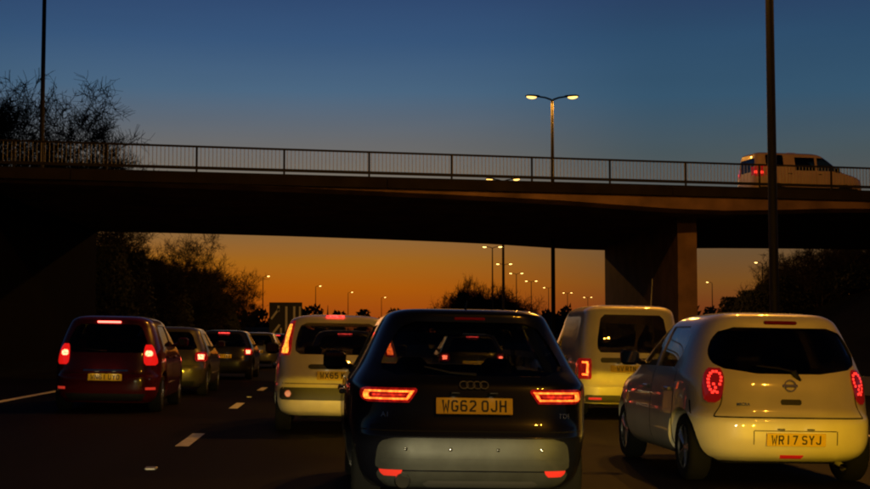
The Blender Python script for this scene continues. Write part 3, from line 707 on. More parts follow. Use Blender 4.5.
# ---- white small hatchback on the right
P_WH = mat('white_paint', (.74, .66, .47), .4, 0, 1, coat_rough=.05, noise=.10, nscale=2.6)
def white_hatch():
    d = 11.85; loc = loc_on_road(791, d)
    sh = Shell([(.205, .74, .16, 3.60), (.25, .80, .07, 3.68), (.32, .845, .02, 3.74), (.42, .868, .0, 3.78), (.53, .872, .0, 3.78), (.58, .872, .012, 3.76), (.62, .868, .045, 3.72), (.80, .855, .075, 3.50),
                (.92, .83, .11, 3.05), (1.0, .80, .15, 2.88), (1.12, .755, .21, 2.64), (1.25, .70, .285, 2.38), (1.36, .645, .345, 2.16), (1.43, .59, .37, 2.0), (1.48, .50, .43, 1.85), (1.508, .33, .70, 1.65), (1.52, .05, 1.1, 1.25)], 5.0)
    rw = [(.965, -.28, .28), (.98, -.44, .44), (1.01, -.57, .57), (1.055, -.638, .638), (1.12, -.655, .655), (1.21, -.632, .632), (1.295, -.582, .582), (1.35, -.515, .515), (1.37, -.42, .42)]
    sw = [[(1.0, .98, 1.62), (1.15, .86, 1.62), (1.28, .86, 1.62), (1.38, 1.02, 1.62)], [(1.0, 1.70, 2.72), (1.15, 1.70, 2.46), (1.28, 1.70, 2.24), (1.38, 1.70, 2.06)]]
    scn = [(1.05, -.62, .62), (1.2, -.58, .58), (1.36, -.50, .50)]
    r = vehicle('white_hatch', 'hatchback', 'pale rounded hatchback at right with dark rear window and red rear lamps', loc, P_WH, sh, rw, sw, scn, (.62, 3.05), .295,
                seat=(.95, 1.6, .55, .55, 1.05), mirror=(2.42, 1.03, TRIM), tint=glass('privacy_glass', (.05, .05, .05)))
    for s in (1, -1):
        rows = [(.71, .645, .695), (.735, .61, .722), (.84, .58, .728), (.93, .568, .716), (.985, .575, .69), (1.01, .59, .668)]
        t = pbuild(patch(sh, rows if s > 0 else mirror_rows(rows), .010, .02, 10, 12), 'tail_light', mat('rear_lamp_red', (.10, .004, .004), .1, 0, 1, emit=(1, .02, .012), es=.15), r)
        pts = [(.598, .962), (.62, .978), (.644, .978), (.664, .962), (.678, .938), (.686, .91), (.688, .88), (.686, .85), (.678, .822), (.664, .797), (.592, .93), (.596, .9), (.606, .87), (.64, .84), (.65, .81), (.63, .80), (.652, .87)]
        for x, z in pts: pbuild(patch(sh, [(z - .011, s * x - .0095, s * x + .0095), (z + .0095, s * x - .0095, s * x + .0095)], .0125, .004, 2, 2), 'lamp_diode', LED, t)
    plate(r, sh, .405, 'WR17 SYJ', .02, .02, .014)
    # plate recess frame, tailgate outline, handle recess
    pbuild(patch(sh, [(.475, -.34, .38), (.482, -.345, .385)], .003, .005, 16, 2), 'plate_recess_edge', SEAM, r)
    for x in (-.345, .39): pbuild(seam_v(sh, x, .36, .478, .007), 'plate_recess_edge', SEAM, r)
    pbuild(strip(sh, .585, .596, -.66, .66, .002, .005, 30), 'tailgate_gap', SEAM, r)
    for x in (-.665, .665): pbuild(patch(sh, [(.59, x - .004, x + .004), (.72, x * .90 - .004, x * .90 + .004), (.95, x * .87 - .004, x * .87 + .004)], .002, .005, 2, 14), 'tailgate_gap', SEAM, r)
    pbuild(patch(sh, [(.70, -.08, .08), (.708, -.092, .092), (.74, -.092, .092), (.748, -.08, .08)], .003, .006, 8, 4), 'tailgate_release', TRIM, r)
    z = .865; y = sh.rear(0, z)
    MB().lathe([(-.006, .043), (.004, .043), (.004, .054), (-.006, .054)], 24, 'y').rbox(-.066, .066, -.008, .003, -.011, .011, .002).build('badge', CHROME, r, True, (0, y - .006, z), (R(-12), 0, 0))
    link('model_lettering', text_mesh('MICRA', .035, .002, .0008), CHROME, r, (-.42, sh.rear(-.42, .70) - .003, .70), (R(84), 0, -.05))
    MB().tube([(0, 0, 0), (.02, -.012, -.03), (.06, -.014, -.075)], [.03, .024, .012], 8).build('wiper_pivot', TRIM, r, True, (.04, sh.rear(0, .97) - .01, .985))
    MB().tube([(0, 0, 0), (-.14, -.01, .03), (-.34, -.005, .05)], [.010, .008, .005], 6).build('rear_wiper', TRIM, r, True, (.05, sh.rear(0, .985) - .016, .985))
    pbuild(patch(sh, [(.235, -.095, .095), (.27, -.105, .105)], .004, .01, 8, 2), 'fog_light', mat('fog_red', (.45, .012, .01), .15, 0, 1, emit=(1, .02, .01), es=.22), r)
    MB().tube([(0, .08, 0), (0, -.05, -.01)], .034, 14, False).tube([(0, -.05, -.01), (0, .08, 0)], .028, 14, False).build('exhaust_pipe', CHROME, r, True, (.44, .06, .185))
    MB().rbox(-.15, .15, -.03, .03, -.016, .016, .008).build('high_brake_light', REDLENS, r, False, (.0, sh.rear(0, 1.415) + .012, 1.415))
    MB().tube([(0, 0, 0), (0, -.05, .05), (0, -.14, .1)], [.012, .006, .003], 6).build('roof_aerial', TRIM, r, True, (0, 1.6, 1.51))
    side_detail(r, sh, (.84, 1.66, 2.72), .28, .98, .80, P_WH)
    headlights(r, sh, .72, 800, HAL, slope=-.003)
    for x in (-.80, .80): pbuild(seam_v(sh, x, .60, .72, .006), 'bumper_gap', SEAM, r)
    return r
white_hatch()

# ---- pale upright small car ahead on the left of the dark hatchback
P_CR = mat('cream_paint', (.72, .64, .46), .4, 0, 1, coat_rough=.05, noise=.10, nscale=2.6)
def upright_hatch():
    d = 17.9; loc = loc_on_road(336.5, d)
    sh = Shell([(.22, .72, .12, 3.5), (.28, .79, .03, 3.58), (.40, .82, 0, 3.64), (.58, .825, 0, 3.63), (.63, .822, .03, 3.6), (.85, .81, .06, 3.38), (.98, .79, .09, 2.88), (1.1, .755, .125, 2.64),
                (1.25, .705, .18, 2.36), (1.38, .65, .235, 2.12), (1.45, .60, .26, 1.98), (1.49, .5, .33, 1.82), (1.515, .32, .6, 1.6), (1.525, .05, 1.0, 1.2)], 6.4)
    rw = [(1.0, -.48, .48), (1.02, -.53, .53), (1.1, -.545, .545), (1.25, -.52, .52), (1.37, -.475, .475), (1.405, -.40, .40)]
    sw = [[(1.0, .55, 1.5), (1.2, .55, 1.5), (1.38, .62, 1.5)], [(1.0, 1.58, 2.66), (1.2, 1.58, 2.34), (1.38, 1.58, 2.04)]]
    scn = [(1.03, -.62, .62), (1.2, -.58, .58), (1.38, -.50, .50)]
    r = vehicle('upright_hatch', 'hatchback', 'small upright cream car with tall glowing pillar lamp and dark bumper band', loc, P_CR, sh, rw, sw, scn, (.58, 2.88), .29,
                seat=(.85, 1.5, .55, .55, .96), mirror=(2.3, 1.02, TRIM), tint=glass('rear_glass_mid', (.42, .42, .42)))
    for s in (1, -1):
        rows = [(.985, .62, .75), (1.04, .60, .755), (1.2, .585, .70), (1.34, .565, .655), (1.43, .55, .605)]
        t = pbuild(patch(sh, rows if s > 0 else mirror_rows(rows), .008, .02, 8, 12), 'tail_light', GLOWRED, r)
        core = [(1.01, .64, .72), (1.06, .63, .715), (1.14, .638, .685), (1.24, .62, .672), (1.32, .60, .65), (1.385, .59, .625)]
        pbuild(patch(sh, core if s > 0 else mirror_rows(core), .012, .005, 6, 12), 'lamp_glow', AMBER if s < 0 else TAIL, t)
    band = [(.42, -.70, .70), (.435, -.73, .73), (.565, -.73, .73), (.58, -.70, .70)]
    b = pbuild(patch(sh, band, .008, .02, 26, 6), 'bumper_band', mat('grey_bumper_plastic', (.05, .048, .045), .55), r)
    for x in (-.62, .62):
        MB().lathe([(-.012, .001), (-.012, .036), (-.004, .044), (.012, .044), (.012, .001)], 20, 'y').build('fog_light', mat('pink_reflector', (.55, .16, .08), .2, 0, 1, emit=(1, .25, .1), es=.25), b, True, (x, sh.rear(x, .5) - .012, .5))
    pbuild(strip(sh, .625, .633, -.70, .70, .002, .005, 24), 'tailgate_gap', SEAM, r)
    pbuild(patch(sh, [(.815, -.34, .34), (.83, -.37, .37), (.86, -.37, .37), (.875, -.34, .34)], .012, .03, 16, 4), 'tailgate_handle', TRIM, r)
    p = plate(r, sh, .735, 'WX65 KHO', 0, .05, .012)
    MB().rbox(-.12, .12, -.03, .03, -.015, .015, .006).build('high_brake_light', HIGH, r, False, (-.04, sh.rear(0, 1.45) + .03, 1.492))
    MB().tube([(0, 0, 0), (0, -.06, .06), (0, -.16, .13)], [.013, .007, .003], 6).build('roof_aerial', TRIM, r, True, (-.14, .9, 1.515))
    side_detail(r, sh, (.62, 1.54, 2.62), .3, .98, .86, P_CR)
    headlights(r, sh, .72, 200, HAL)
    return r
upright_hatch()

# ---- pale van ahead on the right
def small_van():
    d = 22.6; loc = loc_on_road(633, d)
    sh = Shell([(.22, .80, .10, 4.22), (.30, .86, .02, 4.32), (.42, .88, 0, 4.38), (.50, .885, 0, 4.38), (.54, .885, .03, 4.36), (.85, .885, .05, 4.0), (1.05, .872, .07, 3.45), (1.3, .835, .11, 2.95),
                (1.6, .78, .17, 2.5), (1.74, .74, .20, 2.28), (1.81, .65, .25, 2.1), (1.85, .45, .5, 1.9), (1.86, .05, 1.1, 1.4)], 8.0)
    rw = [(1.06, -.54, .54), (1.09, -.58, .58), (1.2, -.59, .59), (1.5, -.55, .55), (1.64, -.52, .52), (1.685, -.46, .46)]
    sw = [[(1.06, 2.05, 3.28), (1.3, 2.05, 2.88), (1.55, 2.05, 2.42)]]
    scn = [(1.1, -.70, .70), (1.3, -.66, .66), (1.58, -.58, .58)]
    r = vehicle('small_van', 'small_van', 'pale small panel van ahead of the hatchback on the right', loc, P_CR, sh, rw, sw, scn, (.72, 3.42), .31, cat='van',
                cav=(.82, .083), mirror=(2.95, 1.1, TRIM), tint=glass('van_glass', (.10, .10, .10)))
    for s in (1, -1):
        rows = [(.62, .70, .86), (.64, .69, .872), (.93, .69, .862), (.96, .70, .85)]
        t = pbuild(patch(sh, rows if s > 0 else mirror_rows(rows), .010, .02, 8, 8), 'tail_light', GLOWRED, r)
        for rr in ([(.68, .74, .82), (.71, .74, .82)], [(.88, .74, .82), (.91, .74, .82)], [(.71, .795, .825), (.88, .79, .82)] if s > 0 else [(.71, .735, .765), (.88, .735, .762)]):
            pbuild(patch(sh, rr if s > 0 else mirror_rows(rr), .013, .004, 4, 4), 'lamp_glow', TAIL, t)
    pbuild(patch(sh, [(.895, -.52, .30), (.905, -.54, .32), (.965, -.54, .32), (.975, -.52, .30)], .006, .012, 12, 4), 'handle_strip', TRIM, r)
    plate(r, sh, .80, 'WV RTN', -.12, .03, .012)
    pbuild(patch(sh, [(.245, -.76, .76), (.27, -.80, .80), (.345, -.82, .82), (.365, -.80, .80)], .008, .02, 26, 5), 'rear_bumper', mat('van_bumper', (.08, .075, .065), .6), r)
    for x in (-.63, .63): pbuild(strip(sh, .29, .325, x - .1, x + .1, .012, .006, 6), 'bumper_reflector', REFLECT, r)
    pbuild(seam_v(sh, .34, .55, 1.66, .009), 'door_gap', SEAM, r)
    for x in (-.30, .05, .42): MB().rbox(-.03, .03, -.05, .05, -.008, .014, .006).build('roof_marker', CLEARLENS, r, False, (x, .5, 1.842 - .05 * abs(x)))
    MB().tube([(0, 0, 0), (0, -.05, .25), (0, -.1, .52)], [.012, .007, .005], 6).build('roof_aerial', GALV, r, True, (.55, 1.2, 1.82))
    side_detail(r, sh, (1.95, 3.2), .34, 1.04, .95, TRIM)
    headlights(r, sh, .74, 200, HAL)

small_van()

# ---- red car in the left lane
P_RD = paint('red_paint', (.060, .003, .004), 0, .3, 1, .15)
def red_car():
    d = 22.0; loc = loc_on_road(105, d)
    sh = Shell([(.16, .74, .12, 3.85), (.24, .81, .03, 3.94), (.38, .845, 0, 4.0), (.55, .855, 0, 3.99), (.60, .855, .03, 3.96), (.82, .85, .06, 3.72), (.95, .835, .085, 3.2), (1.05, .80, .12, 2.95), (1.2, .745, .19, 2.66),
                (1.34, .685, .26, 2.36), (1.42, .635, .28, 2.18), (1.475, .55, .34, 2.0), (1.51, .36, .6, 1.8), (1.52, .05, 1.1, 1.3)], 6.0)
    rw = [(.93, -.54, .54), (.95, -.60, .60), (1.05, -.61, .61), (1.2, -.56, .56), (1.33, -.50, .50), (1.37, -.43, .43)]
    sw = [[(1.03, .68, 1.68), (1.2, .68, 1.68), (1.36, .8, 1.68)], [(1.03, 1.76, 2.85), (1.2, 1.76, 2.56), (1.36, 1.76, 2.26)]]
    scn = [(1.1, -.64, .64), (1.22, -.6, .6), (1.36, -.53, .53)]
    r = vehicle('red_mpv', 'hatchback', 'red hatchback in the left lane with all three brake lights lit', loc, P_RD, sh, rw, sw, scn, (.66, 3.2), .30, seat=(1.0, 1.68, .55, .57, 1.05), mirror=(2.6, 1.06, P_RD))
    for s in (1, -1):
        rows = [(.74, .61, .74), (.78, .575, .77), (.90, .565, .745), (1.02, .575, .70), (1.06, .59, .67)]
        t = pbuild(patch(sh, rows if s > 0 else mirror_rows(rows), .010, .02, 8, 10), 'brake_light', mat('lit_lens_strong', (.3, .006, .006), .1, 0, 1, emit=(1, .012, .008), es=.75), r)
        core = [(.88, .612, .67), (.895, .592, .695), (.925, .585, .70), (.955, .595, .685), (.97, .615, .66)]
        pbuild(patch(sh, core if s > 0 else mirror_rows(core), .014, .006, 6, 6), 'lamp_glow', BRAKE, t)
    plate(r, sh, .55, 'WN61 UYO', 0, .22, .012)
    pbuild(strip(sh, .61, .618, -.72, .72, .002, .005, 24), 'tailgate_gap', SEAM, r)
    pbuild(patch(sh, [(.64, -.34, .34), (.67, -.34, .34)], .012, .02, 14, 2), 'tailgate_trim', CHROME, r)
    pbuild(patch(sh, [(.18, -.55, .55), (.30, -.62, .62)], .005, .012, 20, 3), 'bumper_skirt', TRIM, r)
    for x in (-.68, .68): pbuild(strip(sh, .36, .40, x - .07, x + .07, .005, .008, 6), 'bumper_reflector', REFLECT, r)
    MB().rbox(-.18, .18, -.03, .02, -.014, .014, .006).build('high_brake_light', emis('high_strong', (1, .10, .07), 7), r, False, (0, sh.rear(0, 1.40) - .006, 1.405))
    MB().tube([(0, 0, 0), (-.14, -.01, .01), (-.32, -.005, .03)], [.010, .008, .005], 6).build('rear_wiper', TRIM, r, True, (0, sh.rear(0, .96) - .014, .955))
    side_detail(r, sh, (.82, 1.72, 2.85), .28, 1.0, .86, P_RD)
    headlights(r, sh, .70, 120, HAL)

red_car()

# ---- further cars: one family shell, different paint and lamps
FSH = Shell([(.18, .74, .12, 3.95), (.26, .81, .03, 4.04), (.40, .845, 0, 4.1), (.56, .855, 0, 4.09), (.61, .855, .03, 4.05), (.80, .845, .07, 3.75), (.90, .82, .11, 3.25), (1.0, .775, .19, 2.98), (1.12, .715, .29, 2.7),
             (1.25, .65, .40, 2.4), (1.33, .60, .45, 2.2), (1.37, .52, .5, 2.05), (1.395, .34, .8, 1.8), (1.40, .05, 1.2, 1.4)], 5.8, 2)
def far_car(px, d, label, pm, lamp, high, text, lampz=.80, platez=.66, width=(.60, .80), name='hatchback', dx=0, lampc=None):
    loc = loc_on_road(px, d)
    rw = [(.93, -.56, .56), (.96, -.62, .62), (1.1, -.56, .56), (1.24, -.49, .49), (1.29, -.42, .42)]
    sw = [[(.97, .85, 1.68), (1.12, .85, 1.68), (1.26, .98, 1.68)], [(.97, 1.76, 2.85), (1.12, 1.76, 2.55), (1.26, 1.76, 2.26)]]
    scn = [(1.03, -.62, .62), (1.14, -.58, .58), (1.27, -.5, .5)]
    r = vehicle('family', name, label, loc, pm, FSH, rw, sw, scn, (.70, 3.25), .30, seat=(1.1, 1.75, .55, .56, .98), mirror=(2.45, 1.0, pm), group='cars queueing further ahead',
                yaw=-math.atan(1e-3 * max(0, d - 20)), tint=glass('rear_glass_mid', (.42, .42, .42)))
    for s in (1, -1):
        a, b = width
        rows = [(lampz - .10, a + .03, b), (lampz - .06, a, b + .02), (lampz + .05, a, b + .01), (lampz + .09, a + .03, b - .03)]
        t = pbuild(patch(FSH, rows if s > 0 else mirror_rows(rows), .010, .02, 8, 6), 'tail_light', GLOWRED, r)
        core = [(lampz - .06, a + .06, b - .04), (lampz + .04, a + .05, b - .03)]
        pbuild(patch(FSH, core if s > 0 else mirror_rows(core), .013, .005, 4, 3), 'lamp_glow', lamp, t)
    plate(r, FSH, platez, text, 0, .12, .012)
    pbuild(patch(FSH, [(.18, -.55, .55), (.30, -.62, .62)], .005, .012, 20, 3), 'bumper_skirt', TRIM, r)
    pbuild(strip(FSH, .61, .618, -.72, .72, .002, .005, 20), 'tailgate_gap', SEAM, r)
    if high: MB().rbox(-.16, .16, -.03, .02, -.014, .014, .006).build('high_brake_light', high, r, False, (0, FSH.rear(0, 1.31) - .008, 1.315))
    return r
P_BG = paint('beige_paint', (.055, .048, .042), .2, .4); P_BK = paint('black_paint', (.014, .014, .015), .1, .3); P_SL = paint('silver_paint', (.20, .21, .23), .4, .35); P_GY = paint('grey_paint', (.10, .10, .11), .4, .35)
far_car(164, 28.6, 'beige car half hidden behind the red hatchback', P_BG, BRAKE, None, 'WA59 HJE')
far_car(222, 40, 'dark car third in the left lane queue with high brake light', P_BK, BRAKE, HIGH, 'WJ07 EKA')
far_car(256, 55, 'silver car fourth in the left lane queue below the road sign', P_SL, BRAKE, None, 'WU12 FBN')
far_car(276, 72, 'distant grey car fifth in the left lane queue', P_GY, TAIL, HIGH, 'WV10 ZPT')
far_car(344, 31, 'dark car seen through the rear window of the cream car', P_BK, BRAKE, HIGH, 'WP63 RLN')
far_car(473, 35, 'black car seen through the windows of the dark hatchback', P_BK, BRAKE, HIGH, 'WM14 OCK')

# ---- white van crossing the bridge
def bridge_van():
    P = paint('van_white', (.52, .36, .28), 0, .45)
    sh = Shell([(.25, .82, .08, 4.65), (.35, .90, .02, 4.74), (.55, .92, 0, 4.8), (.85, .93, .02, 4.76), (.98, .93, .03, 4.62), (1.08, .925, .04, 4.35), (1.2, .91, .05, 3.92), (1.45, .87, .08, 3.58),
                (1.72, .82, .12, 3.2), (1.84, .78, .15, 3.0), (1.90, .70, .2, 2.8), (1.935, .5, .5, 2.5), (1.945, .05, 1.2, 1.6)], 9)
    rw = [(1.15, -.62, .62), (1.2, -.66, .66), (1.5, -.64, .64), (1.68, -.6, .6)]
    sw = [[(1.40, .52, 1.22), (1.45, .48, 1.25), (1.78, .48, 1.25), (1.82, .52, 1.22)], [(1.22, 1.75, 2.62), (1.5, 1.75, 2.62), (1.74, 1.75, 2.62)], [(1.22, 2.72, 3.78), (1.5, 2.72, 3.42), (1.74, 2.72, 3.06)]]
    scn = [(1.2, -.74, .74), (1.45, -.7, .7), (1.74, -.62, .62)]
    X = PX(746, 52.2); yaw = -math.pi / 2 + math.atan(SK)
    r = vehicle('bridge_van', 'van', 'pale van driving across the bridge behind the railing', (X, nearY(X) + 3.6, 6.39), P, sh, rw, sw, scn, (.95, 3.95), .33, cat='van', yaw=yaw, roll=False,
                seat=(1.55, 2.6, .7, .6, 1.3), mirror=(3.55, 1.22, TRIM), side_tint=glass('dark_side_glass', (.06, .06, .06)))
    for s in (1, -1):
        rows = [(.95, .78, .90), (1.0, .77, .915), (1.32, .765, .885), (1.38, .77, .87)]
        t = pbuild(patch(sh, rows if s > 0 else mirror_rows(rows), .01, .02, 8, 8), 'tail_light', GLOWRED, r)
        core = [(1.06, .80, .90), (1.16, .80, .895)]
        pbuild(patch(sh, core if s > 0 else mirror_rows(core), .013, .005, 5, 3), 'lamp_glow', LED, t)
        pbuild(patch(sh, [(1.0, .03, .16), (1.35, .04, .16)], .012, .02, 6, 5, 'side', s), 'tail_light', GLOWRED, r)
        pbuild(patch(sh, [(1.08, .06, .13), (1.18, .06, .13)], .015, .005, 3, 3, 'side', s), 'lamp_glow', LED, r)
        pbuild(patch(sh, [(.42, .2, 4.5), (.56, .2, 4.5)], .006, .02, 30, 2, 'side', s), 'side_moulding', TRIM, r)
    r.scale = (.95, .95, .97)
    MB().rbox(-.3, .3, -.2, .2, 0, .05, .015).build('roof_vent', P, r, False, (0, 1.9, 1.94))
    side_detail(r, sh, (1.35, 2.67, 3.9), .5, 1.2, 1.08, TRIM)
bridge_van()

# ------------------------------------------------------------------ road sign far left
SIGNB = mat('sign_face_dark', (.012, .020, .035), .5); SIGNW = mat('sign_white', (.80, .82, .76), .5)
d = 130; sx0, sx1 = PX(269, d), PX(302, d); sz0, sz1 = PZ(336, d), PZ(302.5, d); swd, sht = sx1 - sx0, sz1 - sz0
sg = thing('road_sign', 'dark road sign with white diagonal and upright stripes, far left', 'road sign', ((sx0 + sx1) / 2, d, ground_h((sx0 + sx1) / 2 - off(d), d)))
gz = sg.location.z
MB().rbox(-swd / 2, swd / 2, -.03, .03, sz0 - gz, sz1 - gz, .01).build('sign_panel', SIGNB, sg)
for x in (-swd * .32, swd * .32): MB().tube([(x, .09, -.2), (x, .09, sz1 - gz - .1)], .06, 8).build('sign_post', GALV, sg)
def sbar(pts, wd, up=0):
    (x0, z0), (x1, z1) = pts; dx, dz = x1 - x0, z1 - z0; L_ = math.hypot(dx, dz); nx, nz = -dz / L_ * wd / 2, dx / L_ * wd / 2
    q = [(x0 + nx, z0 + nz), (x1 + nx, z1 + nz), (x1 - nx, z1 - nz), (x0 - nx, z0 - nz)]
    MB().prism(q, 'y', -.042, -.031).build('sign_stripe', SIGNW, sg)
U = lambda a, b: (-swd / 2 + a * swd, sz0 - gz + b * sht)
sbar((U(.06, .50), U(.30, .82)), .18); sbar((U(.12, .08), U(.32, .34)), .2); sbar((U(.52, .08), U(.52, .88)), .2); sbar((U(.76, .3), U(.76, .88)), .2); sbar((U(.93, .3), U(.93, .88)), .16)
sbar((U(.28, .72), U(.28, .90)), .2); sbar((U(.36, .06), U(.36, .24)), .16)

# ------------------------------------------------------------------ safety fence in the central reservation
fence = thing('safety_fence', 'galvanised steel safety fence along the central reservation', 'safety fence')
prof = [(-.03, .0), (-.03, .06), (.03, .11), (.03, .19), (-.03, .24), (-.03, .30), (-.036, .30), (-.036, .0)]
m = MB(); st = [8 + 3.2 * k for k in range(46)]; vs = []; fs = []
for y in st:
    for a, b in prof: vs.append((8.75 + off(y) + a, y, road_z(8.75) + .45 + b))
n = len(prof)
for i in range(len(st) - 1):
    for k in range(n): fs.append((i * n + k, i * n + (k + 1) % n, (i + 1) * n + (k + 1) % n, (i + 1) * n + k))
m.add(vs, fs); me = m.mesh('beam'); fix_normals(me); link('beam', me, GALV, fence)
fp = MB().rbox(-.05, .05, -.03, .03, -.2, .72, .01).mesh('post')
for y in st: link('post', fp, GALV, fence, (8.86 + off(y), y, road_z(8.8)))

# ------------------------------------------------------------------ bare winter trees and scrub
BARK = mat('bark', (.020, .015, .011), .95, noise=.3, nscale=5); TWIG = mat('twigs', (.016, .012, .009), .95)
def bare_tree(seed, h, spread=.55, levels=5, stems=1, trunk_r=None, up=.25, kids=(3, 5), twig=.012):
    rg = random.Random(seed); tr = MB(); cr = MB()
    def seg(mb, p, q, r0, r1, n):
        dd = (q - p)
        if dd.length < 1e-4: return
        dd.normalize(); a = dd.orthogonal().normalized(); b = dd.cross(a)
        vs = [c + (a * math.cos(2 * math.pi * k / n) + b * math.sin(2 * math.pi * k / n)) * r for c, r in ((p, r0), (q, r1)) for k in range(n)]
        mb.add(vs, [(k, (k + 1) % n, n + (k + 1) % n, n + k) for k in range(n)])
    def branch(p, dr, ln, r, lv):
        n = 4 if lv < 2 else 2; pts = [(p, r)]; q = p; d_ = dr.copy(); mb = tr if lv == 0 else cr
        for i in range(n):
            d_ = (d_ + Vector((rg.gauss(0, .13), rg.gauss(0, .13), rg.gauss(0, .08) + up * (.25 if lv else .3)))).normalized()
            q2 = q + d_ * (ln / n); r2 = r * (1 - .62 * (i + 1) / n); r2 = max(r2, twig * .6)
            seg(mb, q, q2, pts[-1][1], r2, 7 if lv == 0 else (4 if lv < 2 else 3)); q = q2; pts.append((q, r2))
        if lv >= levels: return
        nk = rg.randint(*kids) + (2 if lv < 2 else 0)
        for k in range(nk):
            t = rg.uniform(.32 if lv == 0 else .15, 1.0); i = min(int(t * n), n - 1); u = t * n - i
            b = pts[i][0].lerp(pts[i + 1][0], u); rr = pts[i][1] * (1 - u) + pts[i + 1][1] * u
            ang = rg.uniform(0, 2 * math.pi); a = d_.orthogonal().normalized(); c = d_.cross(a)
            nd = (d_ * (1 - spread) + (a * math.cos(ang) + c * math.sin(ang)) * spread * rg.uniform(.8, 1.5) + Vector((0, 0, up * .5))).normalized()
            branch(b, nd, ln * rg.uniform(.48, .72), max(rr * .62, twig), lv + 1)
    r0 = trunk_r or h * .016
    for s in range(stems):
        a = rg.uniform(0, 6.28); lean = 0 if stems == 1 else rg.uniform(.15, .6)
        branch(Vector((math.cos(a) * .25, math.sin(a) * .25, -.4)) if stems > 1 else Vector((0, 0, -.5)), Vector((math.cos(a) * lean, math.sin(a) * lean, 1)).normalized(), h * (.5 if stems == 1 else rg.uniform(.36, .55)), r0, 0)
    return tr.mesh('trunk', True, 60), cr.mesh('crown')
TM = [bare_tree(11, 11, .55, 5, kids=(5, 6)), bare_tree(23, 10, .6, 5, kids=(5, 6)), bare_tree(37, 9, .5, 5, kids=(5, 6))]
SM = [bare_tree(51, 5.5, .6, 4, 6, .05), bare_tree(67, 5, .65, 4, 7, .045)]
HT = {id(m_[1]): max(v_.co.z for v_ in m_[1].vertices) for m_ in TM + SM}
def tree(kind, x, y, s, label, rot=0, name='bare_tree', cat='tree', group='bare trees', z=None, sz=None):
    z = ground_h(x - off(y), y) if z is None else z
    t = thing(name, label, cat, (x, y, z), (0, 0, rot), group); t.scale = (s, s, sz or s)
    link('trunk', kind[0], BARK, t); link('crown', kind[1], TWIG, t); return t
spots = [(2, 78, 0, 1.42, 'bare tree with crown at the left picture edge above the bridge'), (28, 84, 1, 1.45, 'widest bare tree crown rising behind the thin lamp column'),
         (52, 76, 2, 1.3, 'bare tree just right of the thin lamp column above the railing'), (78, 86, 0, .9, 'lower bare tree above the railing, second right of the column'),
         (104, 88, 1, .82, 'lowest bare tree above the railing, last before open sky')]
for i, (px_, d, k, s, lb) in enumerate(spots): tree(TM[k], PX(px_, d), d, s, lb, 1.3 * i)
for i, (px_, d, k, s, lb) in enumerate([(148, 90, 2, .85, 'bare tree under the bridge deck nearest the abutment'), (172, 98, 1, .9, 'bare tree under the deck, second from the abutment'),
                                        (190, 104, 0, .8, 'bare tree under the deck, third from the abutment'), (202, 112, 2, .66, 'bare tree under the deck at the edge of the sunset')]):
    tree(TM[k], PX(px_, d), d, s, lb, .7 + i, group='bare trees below the deck')
tree(TM[2], PX(238, 120), 120, .64, 'small lone bare tree against the orange sky left of the sign', 2.2)
for i, (px_, d, k, s) in enumerate([(118, 84, 0, 1.0), (160, 92, 1, 1.0), (184, 100, 0, .95), (202, 108, 1, .8), (218, 118, 0, .5), (245, 132, 1, .42)]):
    tree(SM[k], PX(px_, d), d, s, ['leafless thicket closest to the left abutment', 'leafless thicket second from the left abutment', 'leafless thicket third from the left abutment',
                                   'leafless thicket at the left edge of the sunset', 'small leafless thicket beneath the lone bare tree', 'small leafless thicket between lone tree and road sign'][i], i, 'shrub', 'shrub', 'leafless shrubs on the left bank')
for i, (px_, d, k, s) in enumerate([(742, 112, 1, .75), (768, 106, 0, 1.05), (796, 108, 1, 1.25), (822, 102, 0, 1.2), (846, 106, 1, 1.35), (868, 100, 0, 1.35), (784, 118, 0, 1.15)]):
    tree(SM[k], PX(px_, d), d, s, ['smallest leafless shrub left of the right lamp column', 'leafless shrub just behind the right lamp column', 'leafless shrub first right of the lamp column',
                                   'leafless shrub second right of the lamp column', 'leafless shrub third right of the lamp column', 'leafless shrub at the right picture edge',
                                   'taller leafless shrub behind the lamp column at right'][i], 2 * i + 1, 'shrub', 'shrub', 'leafless shrubs on the right bank')
# distant spiky trees in the middle and the tree line on the horizon
def leafy(seed, h, wd, n, size, cone=.7):
    rg = random.Random(seed); m = MB()
    for _ in range(n):
        t = rg.random() ** .8; rad = wd * (1 - cone * t) * (.35 + .65 * min(1, t * 5)); a = rg.uniform(0, 6.28); q = math.sqrt(rg.random()) * rad
        c = Vector((q * math.cos(a), q * math.sin(a), h * (.06 + .94 * t)))
        u = Vector((rg.gauss(0, 1), rg.gauss(0, 1), rg.gauss(0, 1) + .8)).normalized() * size * rg.uniform(.5, 1.3); w_ = u.orthogonal().normalized() * size * .5
        m.add([c - w_, c + w_, c + u], [(0, 1, 2)])
    return m
EVG = mat('evergreen_leaves', (.018, .022, .012), .9)
for i, (px_, d, py_, wd) in enumerate([(104, 82, 248, 2.2), (124, 86, 254, 2.4), (143, 92, 262, 2.4), (162, 96, 268, 2.6), (181, 100, 278, 2.6), (199, 106, 286, 2.6), (215, 112, 296, 2.4)]):
    x = PX(px_, d); z = ground_h(x - off(d), d); h = PZ(py_, d) - z
    t = thing('evergreen_bush', 'dense dark evergreen bush, ' + ['first', 'second', 'third', 'fourth', 'fifth', 'sixth', 'last'][i] + ' along the left bank from the abutment', 'bush', (x, d, z), (0, 0, i), 'evergreen bushes on the left bank')
    MB().tube([(0, 0, -.3), (0, 0, h * .7)], [.1, .03], 6).build('trunk', BARK, t)
    leafy(300 + i, h, wd, 7000, .2, .5).build('crown', EVG, t)
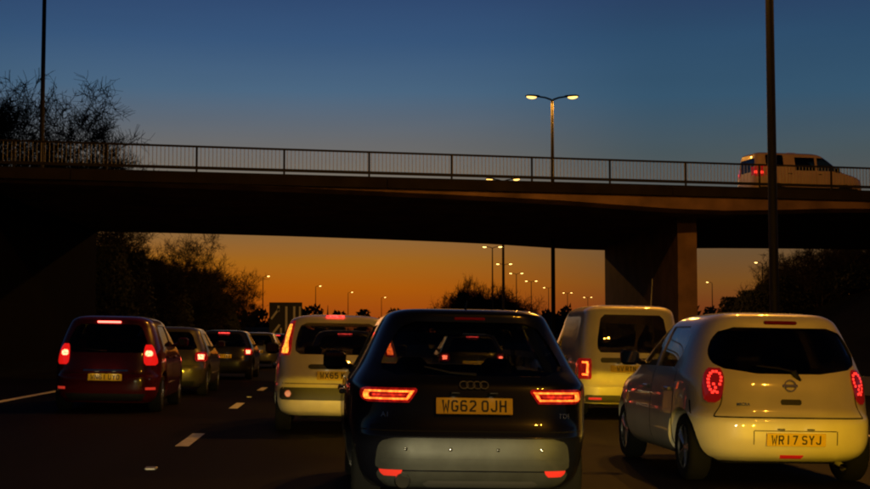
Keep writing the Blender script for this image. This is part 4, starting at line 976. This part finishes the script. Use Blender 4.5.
for i, (px_, d, py_, wd) in enumerate([(738, 108, 297, 2.4), (757, 106, 290, 2.6), (777, 106, 283, 2.8), (799, 104, 276, 3.0), (822, 104, 270, 3.0), (845, 102, 266, 3.0), (866, 100, 263, 3.0)]):
    x = PX(px_, d); z = ground_h(x - off(d), d); h = max(1.2, PZ(py_, d) - z)
    t = thing('evergreen_bush', 'dense dark evergreen bush, ' + ['first', 'second', 'third', 'fourth', 'fifth', 'sixth', 'last'][i] + ' from the pier along the right bank', 'bush', (x, d, z), (0, 0, i), 'evergreen bushes on the right bank')
    MB().tube([(0, 0, -.3), (0, 0, h * .7)], [.1, .03], 6).build('trunk', BARK, t)
    leafy(400 + i, h, wd, 4500, .2, .5).build('crown', EVG, t)
cl = [(449, 292, 3.0), (456, 286, 2.4), (463, 270, 1.6), (470, 281, 2.6), (477, 276, 2.2), (485, 282, 3.2), (493, 279, 2.4), (502, 286, 3.4), (510, 284, 2.6), (519, 293, 3.4), (528, 299, 3.4)]
for i, (px_, py_, wd) in enumerate(cl):
    d = 400 + 6 * (i % 4); h = PZ(py_, d); x = PX(px_, d)
    tree(SM[i % 2] if i != 2 else TM[2], x, d, (h + .6) / HT[id((SM[i % 2] if i != 2 else TM[2])[1])], ['leftmost low tree of the dark clump on the horizon', 'second tree from the left of the dark clump', 'thin spire tree standing tallest in the dark clump', 'fourth tree from the left of the dark clump',
                          'fifth tree from the left of the dark clump', 'tree just left of the twin poles in the clump', 'tree behind the left of the twin poles', 'tree behind the right of the twin poles',
                          'tree just right of the twin poles', 'second tree right of the twin poles', 'rightmost low tree of the dark clump'][i], i * 1.7, group='dark tree clump on the horizon', z=-.6)
    tt = [o for o in COL.objects if o.type == 'EMPTY'][-1]; tt.scale.x = tt.scale.y = tt.scale.z * (.34 if i == 2 else .75)
    link('undergrowth', leafy(100 + i, h * .72, 3.6, 1400, .6, .6).mesh('undergrowth'), EVG, tt).scale = (1 / tt.scale.x, 1 / tt.scale.y, 1 / tt.scale.z)
rg = random.Random(9); m = MB()
for k in range(230):
    a = rg.uniform(-.32, .50); d = rg.uniform(560, 760); x = d * a; h = rg.uniform(8, 15) * (1.15 if rg.random() < .2 else 1) * (d / 640)
    q = leafy(500 + k, h, rg.uniform(3, 7), 130, 2.4, .5); m.add([(p[0] + x, p[1] + d, p[2] - 1) for p in q.v], q.f)
tag(m.build('distant_wood', EVG), 'dark tree line along the far horizon', 'wood', kind='stuff')
